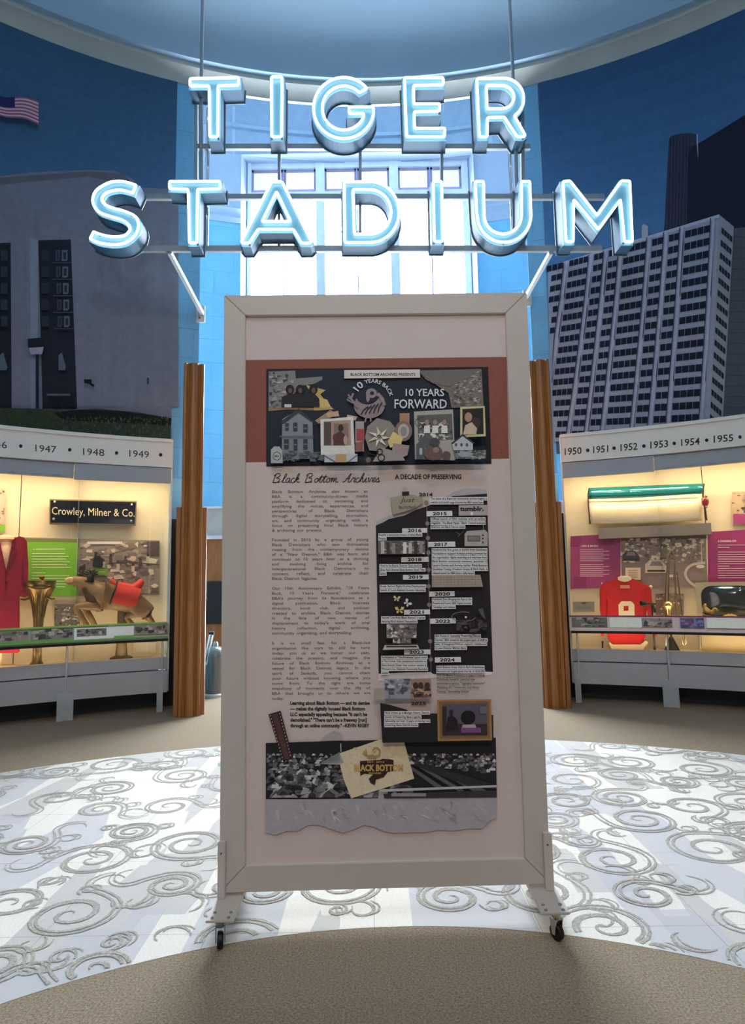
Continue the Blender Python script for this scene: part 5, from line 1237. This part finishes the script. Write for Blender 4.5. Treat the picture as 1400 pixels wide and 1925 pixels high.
# brass drinking fountain
brass = mat('aged_brass', (150, 126, 82), .28, .9, var=.15, scale=14)
c = anchor(69, 1245, 6.98); c.z = .5; k = px_m(7.0)
def zz(y): return anchor(69, y, 6.98).z - .5
ft = thing('drinking_fountain', 'flared brass drinking fountain pedestal between suit and reindeer', 'fountain', c)
prof = [(.075, 0), (.07, .012), (.045, .05), (.04, .12), (.042, zz(1190)), (.046, zz(1170)), (.060, zz(1140)), (.085, zz(1122)), (.118, zz(1112)), (.132, zz(1108)), (.14, zz(1106)), (.142, zz(1103)), (.134, zz(1102)), (.14, zz(1100)), (.146, zz(1094)), (.146, zz(1092)), (.132, zz(1091.5)), (.11, zz(1096)), (0, zz(1097))]
q = MB(); q.lathe(c, prof, 40); ped = q.build('pedestal', brass, ft, smooth=True)
q = MB()
for i in range(14):
    a = i / 14 * 6.283; q.tube([c + Vector((r * math.cos(a), r * math.sin(a), h)) for r, h in ((.05, zz(1160)), (.064, zz(1138)), (.088, zz(1121)), (.12, zz(1111)))], [.004, .006, .008, .004], 6)
q.split('flute', brass, ft, smooth=True)
q = MB()
for s_ in (-1, 1): q.tube([c + Vector((s_ * .09, -.02, zz(1124))), c + Vector((s_ * .13, -.03, zz(1127))), c + Vector((s_ * .17, -.03, zz(1126)))], [.012, .010, .007], 8)
q.split('push_lever', brass, ft, smooth=True)
q = MB(); q.tube([c + Vector((.02, 0, zz(1096))), c + Vector((.02, 0, zz(1086)))], .010, 8); q.ball(c + Vector((.018, -.005, zz(1086))), .026, 12, (1, .8, .8)); q.tube([c + Vector((.02, 0, zz(1086))), c + Vector((.04, -.02, zz(1089)))], .008, 8); q.build('bubbler_spout', mat('copper', (150, 70, 40), .3, .9), ft, smooth=True)
# ---- reindeer
def skin(name, joints, edges, m, parent, sub=2):
    o0 = parent.location if parent else Vector(); me = bpy.data.meshes.new(name); me.from_pydata([Vector(j[0]) - o0 for j in joints], edges, [])
    ob = bpy.data.objects.new(name, me); C.objects.link(ob)
    sk = ob.modifiers.new('s', 'SKIN'); sk.use_smooth_shade = True
    for i, j in enumerate(joints):
        d = me.skin_vertices[0].data[i]; d.radius = j[1] if isinstance(j[1], tuple) else (j[1], j[1]); d.use_root = (i == 0)
    ss = ob.modifiers.new('u', 'SUBSURF'); ss.levels = sub; ss.render_levels = sub
    dg = bpy.context.evaluated_depsgraph_get(); m2 = bpy.data.meshes.new_from_object(ob.evaluated_get(dg)); ob.modifiers.clear(); ob.data = m2
    for pf in m2.polygons: pf.use_smooth = True
    m2.materials.clear(); m2.materials.append(m); ob.parent = parent; return ob
hide = mat('carved_wood_hide', (142, 110, 72), .5, var=.3, scale=9)
RD = 7.02
rt = thing('carved_reindeer', 'leaping carved wooden reindeer with dark antlers and red blanket in left case', 'carving', Vector((*anchor(215, 1200, RD).xy, .5)))
def an(x, y, d=0): return anchor(x, y, RD + d)
J = [(an(222, 1124), .135), (an(197, 1120), .17), (an(180, 1114), .145), (an(167, 1105), .10), (an(158, 1096), .075), (an(143, 1092), .058), (an(130, 1092), .042), (an(122, 1093), .030),
     (an(248, 1132), .135), (an(270, 1140), .145), (an(283, 1150), .08),
     (an(176, 1138, -.07), .055), (an(141, 1140, -.07), .044), (an(152, 1158, -.07), .034), (an(168, 1184, -.07), .030),
     (an(190, 1140, .06), .055), (an(156, 1140, .05), .042), (an(170, 1160, .05), .034), (an(182, 1184, .05), .030),
     (an(258, 1152, -.08), .05), (an(236, 1160, -.08), .032), (an(255, 1180, -.08), .024),
     (an(276, 1158, .07), .045), (an(286, 1168, .07), .028), (an(294, 1186, .07), .022), (an(196, 1142, 0), .05)]
Ed = [(0, 1), (1, 2), (2, 3), (3, 4), (4, 5), (5, 6), (6, 7), (0, 8), (8, 9), (9, 10), (1, 25), (25, 11), (11, 12), (12, 13), (13, 14), (25, 15), (15, 16), (16, 17), (17, 18), (9, 19), (19, 20), (20, 21), (9, 22), (22, 23), (23, 24)]
skin('body', J, Ed, hide, rt)
skin('chest_shade', [(an(166, 1112, -.04), .055), (an(172, 1124, -.05), .075), (an(182, 1134, -.04), .07), (an(160, 1102, -.03), .045)], [(0, 1), (1, 2), (0, 3)], mat('shade_brown', (74, 50, 30), .55, var=.25, scale=12), rt)  # added dark blob standing for the shade under neck and chest
skin('muzzle', [(an(140, 1089.5, -.028), .040), (an(128, 1090.5, -.02), .032), (an(121, 1091.5, -.01), .024)], [(0, 1), (1, 2)], mat('worn_pale_paint', (206, 176, 128), .5, var=.2, scale=20), rt)
dk = mat('antler_dark', (30, 20, 14), .5)
q = MB()
def tine(p0, p1, r0, r1): q.tube([p0, (p0 + p1) / 2 + Vector((0, -.01, .01)), p1], [r0, (r0 + r1) / 2, r1], 6)
for dx, dd in ((0, -.06), (-14, .05)):
    b0 = an(170 + dx * .5, 1093, dd); b1 = an(171 + dx, 1082, dd); tine(b0, b1, .04, .034)
    for (x, y) in ((158, 1079), (163, 1074), (168, 1070), (174, 1072), (179, 1071), (183, 1075), (184, 1080)): tine(b1 + (b0 - b1) * .15, an(x + dx * .9, y - 1, dd), .022, .006)
q.build('antler', dk, rt, smooth=True)
q = MB()
for dd in (-.055, .055): c_ = an(160, 1094, dd); q.ball(c_, .03, 10, (1.2, .4, .7))
q.split('ear', dk, rt, smooth=True)
q = MB(); q.ball(an(151, 1090.5, -.045), .010, 8); q.split('eye', mblack, rt, smooth=True)
q = MB(); A0 = an(212, 1118); A1 = an(258, 1129); D_ = (A1 - A0).normalized(); sd_ = D_.cross(ZU).normalized(); un = sd_.cross(D_)
for i in range(9):
    pass
P = []; f = []; n1, n2 = 8, 14
for i in range(n1 + 1):
    c_ = A0.lerp(A1, i / n1); 
    for j in range(n2 + 1):
        a = math.radians(-35 + 250 * j / n2); P.append(c_ + (sd_ * math.cos(a) * .150 + un * math.sin(a) * .138))
for i in range(n1):
    for j in range(n2): a = i * (n2 + 1) + j; f.append((a, a + 1, a + n2 + 2, a + n2 + 1))
q.add(P, f); red = mat('red_felt', (200, 48, 36), .7, var=.08); q.build('blanket', red, rt, smooth=True)
q = MB(); q.tube([A0 + (sd_ * math.cos(a) * .155 + un * math.sin(a) * .143) for a in [i * .35 for i in range(18)]], .009, 6, closed=True); q.build('girth_strap', mblack, rt)
skin('saddle', [(an(232, 1106), (.05, .06)), (an(218, 1100), (.045, .04)), (an(207, 1088), .016), (an(250, 1108), (.06, .06)), (an(264, 1098), (.05, .05)), (an(267, 1088), .03)], [(0, 1), (1, 2), (0, 3), (3, 4), (4, 5)], mat('saddle_red', (226, 58, 38), .5, var=.04), rt)
c_ = an(230, 1160); q = MB(); q.lathe((c_.x, c_.y, .5), [(.12, 0), (.11, .03), (.06, .05), (.05, .2), (.05, c_.z - .42)], 16); q.build('stand', mat('plinth_dark', (96, 78, 54), .6), rt, smooth=True)
# black handbag and its green card
hb = thing('handbag', 'small black handbag above the green caption in left case', 'bag', anchor(182, 1067, 7.2))
slab([(173, 1062), (177, 1048), (182, 1045), (188, 1045), (192, 1050), (194, 1064), (191, 1067), (175, 1066)], 7.24, .05, 'bag_body', mat('black_leather', (20, 18, 20), .4), hb, bevel=.01)
q = MB(); q.tube([anchor(x, y, 7.2) for x, y in ((178, 1048), (179, 1042), (183, 1039.5), (187, 1042), (188, 1047))], .004, 6); q.build('handle', mblack, hb)
small_pic('green caption block under the black handbag', 166, 1069, 202, 1081, (126, 176, 60), None, 7.22, lambda p: p.text('HANDBAG', 186, 1076, 198, 2.4, (230, 240, 190), .01), 'caption_card')
# ---- right case: car fin
teal = mat('teal_enamel', (24, 132, 132), .12, .3, var=.03, coat=1); ivory = mat('ivory_enamel', (240, 222, 176), .15, 0, var=.02, coat=1)
fin = thing('car_fender', 'teal and ivory car rear fender with red tail lamp across top of right case', 'car part', anchor(1215, 985, 7.1))
def loft(name, m, tops, bots, depth0, bulge, parent, n=24, k=8):
    P = []; f = []
    for i in range(n + 1):
        t = i / n; x = 1106 + (tops[-1][0] - 1106) * t; yt_ = inter(tops, x); yb2 = inter(bots, x)
        for j in range(k + 1):
            s_ = j / k; y = yt_ + (yb2 - yt_) * s_; P.append(on_cyl(x, y, 7.25 - depth0 - bulge * math.sin(math.pi * (.08 + .84 * s_)) * (1 - .25 * t)))
    for i in range(n):
        for j in range(k): a = i * (k + 1) + j; f.append((a, a + 1, a + k + 2, a + k + 1))
    q = MB(); q.add(P, f); ob = q.build(name, m, parent, smooth=True); so = ob.modifiers.new('s', 'SOLIDIFY'); so.thickness = .012; so.offset = 0; return ob
loft('lower_panel', ivory, [(1106, 938), (1200, 935), (1319, 928)], [(1108, 985), (1200, 984), (1328, 978)], .06, .06, fin)
loft('upper_panel', teal, [(1107, 918), (1200, 914), (1323, 909.5)], [(1106, 938), (1200, 935), (1319, 928)], .06, .05, fin)
q = MB(); q.tube([on_cyl(x, inter([(1106, 938), (1200, 935), (1319, 927)], x), 7.13) for x in range(1106, 1322, 12)], .006, 6); q.build('chrome_strip', chrome, fin, smooth=True)
q = MB(); q.tube([on_cyl(x, y, 7.12) for x, y in ((1107, 918), (1105, 930), (1105.5, 950), (1109, 985))], .007, 6); q.tube([on_cyl(x, y, 7.1) for x, y in ((1323, 909.5), (1321, 920), (1321, 932), (1324, 950), (1328, 978))], .009, 6); q.split('edge_trim', mat('dark_trim', (70, 52, 40), .4, .5), fin)
c_ = on_cyl(1325, 943, 7.08); q = MB(); q.ball(c_, .05, 14, (.75, .8, 1.1)); q.build('tail_lamp', mat('red_lens', (150, 20, 20), .1, var=.1, coat=1), fin, smooth=True)
q = MB()
for y in (932, 938, 953): q.ball(on_cyl(1328, y, 7.05), .015, 8)
q.split('lamp_bezel', chrome, fin, smooth=True)
c_ = on_cyl(1215, 986, 7.2); q = MB(); q.box((-.5, -.05, -.14), (.62, .02, -.02), Vector((math.cos(math.radians(23.5)), -math.sin(math.radians(23.5)), 0)), Vector((math.sin(math.radians(23.5)), math.cos(math.radians(23.5)), 0)), None, c_)
q.build('shadow_plate', mat('shadow_grey', (120, 112, 104), .6), fin)  # grey plate standing for the shadow under the fender
# ---- hockey jersey
jr = mat('red_jersey_knit', (206, 26, 26), .8, var=.07, scale=12, bump=.2, bscale=200); jw = mat('cream_knit', (242, 226, 186), .8, var=.04)
jt = thing('hockey_jersey', 'red hockey jersey with white collar, number and hem in right case', 'jersey', Vector((*anchor(1177, 1240, 7.1).xy, .5)))
slab([(1160, 1087), (1132, 1098), (1128, 1110), (1139, 1130), (1137, 1160), (1144, 1205), (1150, 1210), (1204, 1210), (1212, 1200), (1214, 1150), (1221, 1130), (1224, 1112), (1221, 1103), (1190, 1088)], 7.17, .11, 'torso', jr, jt, bevel=.025)
slab([(1133, 1098), (1127, 1104), (1127, 1145), (1130, 1162), (1129, 1196), (1134, 1198), (1138, 1160), (1140, 1130), (1138, 1102)], 7.12, .1, 'sleeve', jr, jt, bevel=.02)
slab([(1216, 1100), (1223, 1106), (1226, 1130), (1228, 1160), (1236, 1194), (1231, 1197), (1218, 1160), (1214, 1130), (1213, 1103)], 7.12, .1, 'sleeve', jr, jt, bevel=.02)
slab([(1145, 1205), (1152, 1210), (1204, 1210), (1213, 1202), (1218, 1206), (1203, 1225), (1180, 1222), (1168, 1224), (1152, 1225), (1144, 1206)], 7.15, .1, 'hem', jw, jt, bevel=.015)
slab([(1159, 1088), (1163, 1083), (1182, 1082), (1188, 1087), (1184, 1092), (1174, 1094), (1165, 1092)], 7.09, .06, 'collar', jw, jt, bevel=.015)
slab([(1165.5, 1100), (1183, 1100), (1183.5, 1106), (1165.5, 1106)], 7.055, .008, 'name_bar', mat('peach_patch', (236, 150, 112), .7), jt)
a = [(1162, 1137), (1168, 1130), (1186, 1130), (1192, 1136), (1193, 1176), (1187, 1183), (1170, 1183), (1164, 1178), (1164, 1170), (1178, 1170), (1178, 1162), (1168, 1162), (1163, 1157)]
hole = [(1172, 1139), (1181, 1139), (1181, 1148), (1172, 1148)]
A_ = [on_cyl(x, y, 7.06) for x, y in a]; H_ = [on_cyl(x, y, 7.06) for x, y in hole]; c_ = sum(A_, Vector()) / len(A_); n_ = Vector((CX - c_.x, CY - c_.y, 0)).normalized()
q = MB(); q.prism(A_, n_ * .01, [H_]); q.build('number', jw, jt, weld=False)
q = MB(); q.tube([anchor(1131, 1098, 7.1), anchor(1131, 1095, 7.1)], .006, 6); q.ball(anchor(1223, 1103, 7.09), .018, 8); q.tube([anchor(1174, 1220, 7.1), Vector((*anchor(1174, 1220, 7.1).xy, .5))], .012, 8); q.build('hanger', jw, jt)
slab([(1130.5, 1205), (1134, 1205), (1133.5, 1220), (1131, 1220)], 7.22, .02, 'swing_tag', mdark, jt)
# ---- microphone stand
mc = Vector((*anchor(1231, 1230, 6.95).xy, .5)); ms = thing('microphone_stand', 'black microphone lying level on a thin stand, in front of the jersey', 'microphone', mc)
zt_ = anchor(1230, 1138, 6.95).z
q = MB(); q.lathe(mc, [(.07, 0), (.07, .01), (.012, .02), (.009, .1), (.009, zt_ - .5)], 14); q.build('pole', mdark, ms, smooth=True)
q = MB(); a, b = anchor(1202, 1134.5, 6.93), anchor(1233, 1135.5, 6.93); q.tube([a, a.lerp(b, .15), a.lerp(b, .35), a.lerp(b, .4), b], [.02, .036, .03, .014, .009], 12); q.build('microphone', mblack, ms, smooth=True)
q = MB(); q.tube([anchor(1226, 1137, 6.95), anchor(1229, 1146, 6.95), anchor(1231, 1152, 6.95)], [.012, .02, .012], 8); q.build('clip', mblack, ms)
# ---- trombone on a stand
tr = Vector((*anchor(1258, 1230, 6.98).xy, .5)); tb = thing('trombone', 'upright brass trombone with long slide in front of the musicians photograph', 'trombone', tr)
bs_ = mat('tarnished_silver', (176, 158, 124), .3, .9, var=.1); gold = mat('bright_gold_brass', (232, 212, 130), .25, .8)
q = MB(); q.tube([anchor(1252, 1215, 6.98), anchor(1253, 1180, 6.98), anchor(1253, 1140, 6.98), anchor(1254, 1090, 6.98), anchor(1256, 1045, 6.98), anchor(1262, 1034, 6.98), anchor(1268, 1045, 6.98), anchor(1270, 1120, 6.98), anchor(1272, 1170, 6.98)], [.008, .014, .024, .018, .010, .009, .009, .008, .008], 10); q.build('main_tube', bs_, tb, smooth=True)
q = MB(); q.tube([anchor(x, y, 6.94) for x, y in ((1265, 1075), (1280, 1190), (1283, 1210), (1286, 1214), (1289, 1209), (1286, 1190), (1272, 1075))], .006, 8); q.build('slide', bs_, tb, smooth=True)
c_ = anchor(1256, 1139, 6.94); q = MB(); q.lathe(c_, [(.014, -.10), (.02, -.05), (.04, -.02), (.055, 0), (.045, .03), (.02, .05), (0, .055)], 16); q.build('bell', gold, tb, smooth=True)
q = MB(); q.tube([anchor(1262, 1162, 6.98), anchor(1261, 1190, 6.98), anchor(1262, 1210, 6.98)], .010, 8); q.lathe((tr.x + .03, tr.y, .5), [(.09, 0), (.07, .03), (.045, .09), (.018, .15)], 12); q.build('stand', mblack, tb, smooth=True)
# ---- television
a0_ = anchor(1311, 1200, 6.98); tv = thing('television', 'cream 1950s television set with dark rounded screen in right case', 'television', Vector((*anchor(1365, 1200, 7.05).xy, .5)))
e = Vector((math.cos(math.radians(28.5)), -math.sin(math.radians(28.5)), 0)); n_ = Vector((-math.sin(math.radians(28.5)), -math.cos(math.radians(28.5)), 0))
P0 = anchor(1311, 1160, 6.95); zt_ = anchor(1311, 1095, 6.95).z; TW = .78; TH = zt_ - .5
bt = .5; zb_ = anchor(1311, 1158, 6.95).z - .03
tvm = mat('cream_cabinet', (206, 192, 154), .45, var=.04); tvd = mat('tan_cabinet_side', (140, 116, 74), .5)
O = Vector((P0.x, P0.y, 0))
q = MB(); q.box((0, -.22, zb_), (TW, -.02, zt_), e, n_, None, O); q.build('cabinet', tvd, tv, bevel=.01)
def rr(x0, z0, x1, z1, r, y, n=6):
    out = []
    for (cx_, cz_, s0) in ((x1 - r, z1 - r, 0), (x0 + r, z1 - r, 90), (x0 + r, z0 + r, 180), (x1 - r, z0 + r, 270)):
        for i in range(n + 1): t_ = math.radians(s0 + 90 * i / n); out.append(O + e * (cx_ + r * math.cos(t_)) + n_ * y + ZU * (cz_ + r * math.sin(t_)))
    return out
H = zt_ - zb_
outer = [O + e * x + ZU * z + n_ * -.02 for x, z in ((0, zb_), (TW, zb_), (TW, zt_), (0, zt_))]
scr_ = rr(.045, zb_ + .03, .50, zt_ - .035, .10, -.02)
q = MB(); q.prism(outer, n_ * .025, [scr_]); q.build('bezel', tvm, tv, weld=False)
q = MB(); P = []; f = []; cz = (zb_ + .03 + zt_ - .035) / 2; n1 = 8; base = rr(.045, zb_ + .03, .50, zt_ - .035, .10, -.018); cc_ = O + e * .2725 + ZU * cz + n_ * -.018
for i in range(n1 + 1):
    s_ = i / n1
    for b_ in base: P.append(cc_ + (b_ - cc_) * (1 - s_) + n_ * (.03 * (1 - (1 - s_) ** 2)))
m_ = len(base)
for i in range(n1):
    for j in range(m_): f.append((i * m_ + j, i * m_ + (j + 1) % m_, (i + 1) * m_ + (j + 1) % m_, (i + 1) * m_ + j))
q.add(P, f); q.build('screen', mat('dark_green_tube', (44, 56, 50), .08, var=.1, coat=1), tv, smooth=True)
for zk, r_ in ((zt_ - .07, .028), (zt_ - .15, .022)):
    q = MB(); q.lathe(O + e * .575 + ZU * zk + n_ * .005, [(r_, 0), (r_, .015), (r_ * .7, .022)], 14, n_); q.build('knob', mat('brown_knob', (90, 66, 40), .4), tv, smooth=True)
q = MB()
for i in range(6): q.box((.54, .004, zb_ + .04 + i * .02), (.72, .01, zb_ + .05 + i * .02), e, n_, None, O)
q.split('grille_slat', tvd, tv)
q = MB(); q.box((.02, -.2, .5), (TW - .02, -.03, zb_), e, n_, None, O); q.build('plinth', mat('plinth_beige', (172, 156, 120), .7), tv)
# shelf objects in front of the television
pf = thing('acrylic_shelf', 'pale shelf in front of the television carrying the gilt pieces', 'shelf', O + e * .3 + n_ * .1 + ZU * .5)
q = MB(); q.box((-.02, .03, zb_ - .02), (.62, .2, zb_ - .005), e, n_, None, O); q.build('shelf_board', cream, pf)
q = MB(); q.box((-.01, .05, .5), (.01, .18, zb_ - .02), e, n_, None, O); q.box((.58, .05, .5), (.6, .18, zb_ - .02), e, n_, None, O); q.split('shelf_leg', cream, pf)
g2 = mat('gilt_figure', (190, 154, 84), .35, .6, var=.2, scale=20)
fb = O + e * .075 + n_ * .11 + ZU * (zb_ - .005); fg = thing('gilt_figurine', 'gilt figurine group leaning before the television screen', 'figurine', fb)
skin('figure', [(fb + ZU * .04, .04), (fb + ZU * .09 + e * .01, .032), (fb + ZU * .14 + e * -.005, .02), (fb + ZU * .165 + e * .01, .014), (fb + ZU * .075 + e * .06, .022), (fb + ZU * .12 + e * .085, .016), (fb + ZU * .09 + e * .11, .016), (fb + ZU * .05 + e * -.03, .02), (fb + ZU * .02 + e * .06, .018)], [(0, 1), (1, 2), (2, 3), (1, 4), (4, 5), (5, 6), (0, 7), (0, 8)], g2, fg)
q = MB(); q.lathe(fb, [(.055, 0), (.055, .012), (.04, .02)], 16); q.build('base', g2, fg, smooth=True)
sb_ = O + e * .285 + n_ * .11 + ZU * (zb_ - .005); sh = thing('shell_dish', 'small ribbed gilt shell shaped dish below the television screen', 'dish', sb_)
P = []; f = []; n1 = 16
for i in range(n1 + 1):
    a = math.pi * i / n1; r_ = .085 * (1 + .06 * (i % 2))
    for j in range(5): s_ = j / 4; P.append(sb_ + e * (math.cos(a) * r_ * s_ * 1.0) + ZU * (.004 + math.sin(a) * r_ * s_ * .72) + n_ * (.03 * (1 - s_ * s_)))
for i in range(n1):
    for j in range(4): a = i * 5 + j; f.append((a, a + 1, a + 6, a + 5))
q = MB(); q.add(P, f); ob = q.build('shell', g2, sh, smooth=True); so = ob.modifiers.new('s', 'SOLIDIFY'); so.thickness = .004
q = MB(); q.box((-.05, -.02, 0), (.05, .04, .006), e, n_, None, sb_); q.build('base', g2, sh)
# ---------------------------------------------------------------- canister beside the left column
cb = on_floor(404, 1308); can = thing('canister', 'grey domed canister with chrome handle behind the left oak column', 'canister', cb)
r_ = .125; hh = .62
q = MB(); q.lathe(cb, [(r_ * .96, 0.03), (r_, .04), (r_, .44)] + [(r_ * math.cos(t), .44 + .13 * math.sin(t)) for t in [i * math.pi / 2 / 8 for i in range(1, 8)]] + [(0.02, .572)], 28); q.build('tank', mat('canister_grey', (120, 126, 124), .35, .3), can, smooth=True)
q = MB(); q.lathe(cb, [(r_ * 1.15, 0), (r_ * 1.15, .025), (r_, .04)], 28); q.build('base_ring', white, can, smooth=True)
q = MB(); q.lathe(cb + ZU * .565, [(.03, 0), (.03, .03), (.018, .05)], 12); q.build('neck', metalgrey, can, smooth=True)
h0 = on_plane(383, 1250, cb.y - .1); h1 = on_plane(395, 1192, cb.y - .1); q = MB(); q.tube([h0, h1], .012, 8); q.tube([h0 + Vector((.03, 0, 0)), h1 + Vector((.03, 0, -.01))], .010, 8); q.tube([h1 + Vector((-.01, 0, .01)), h1 + Vector((.045, 0, .01))], .02, 8); q.tube([h0 + Vector((.01, 0, .02)), Vector((cb.x, cb.y, h0.z))], .01, 8); q.build('handle', chrome, can, smooth=True)
bpy.context.view_layer.update()
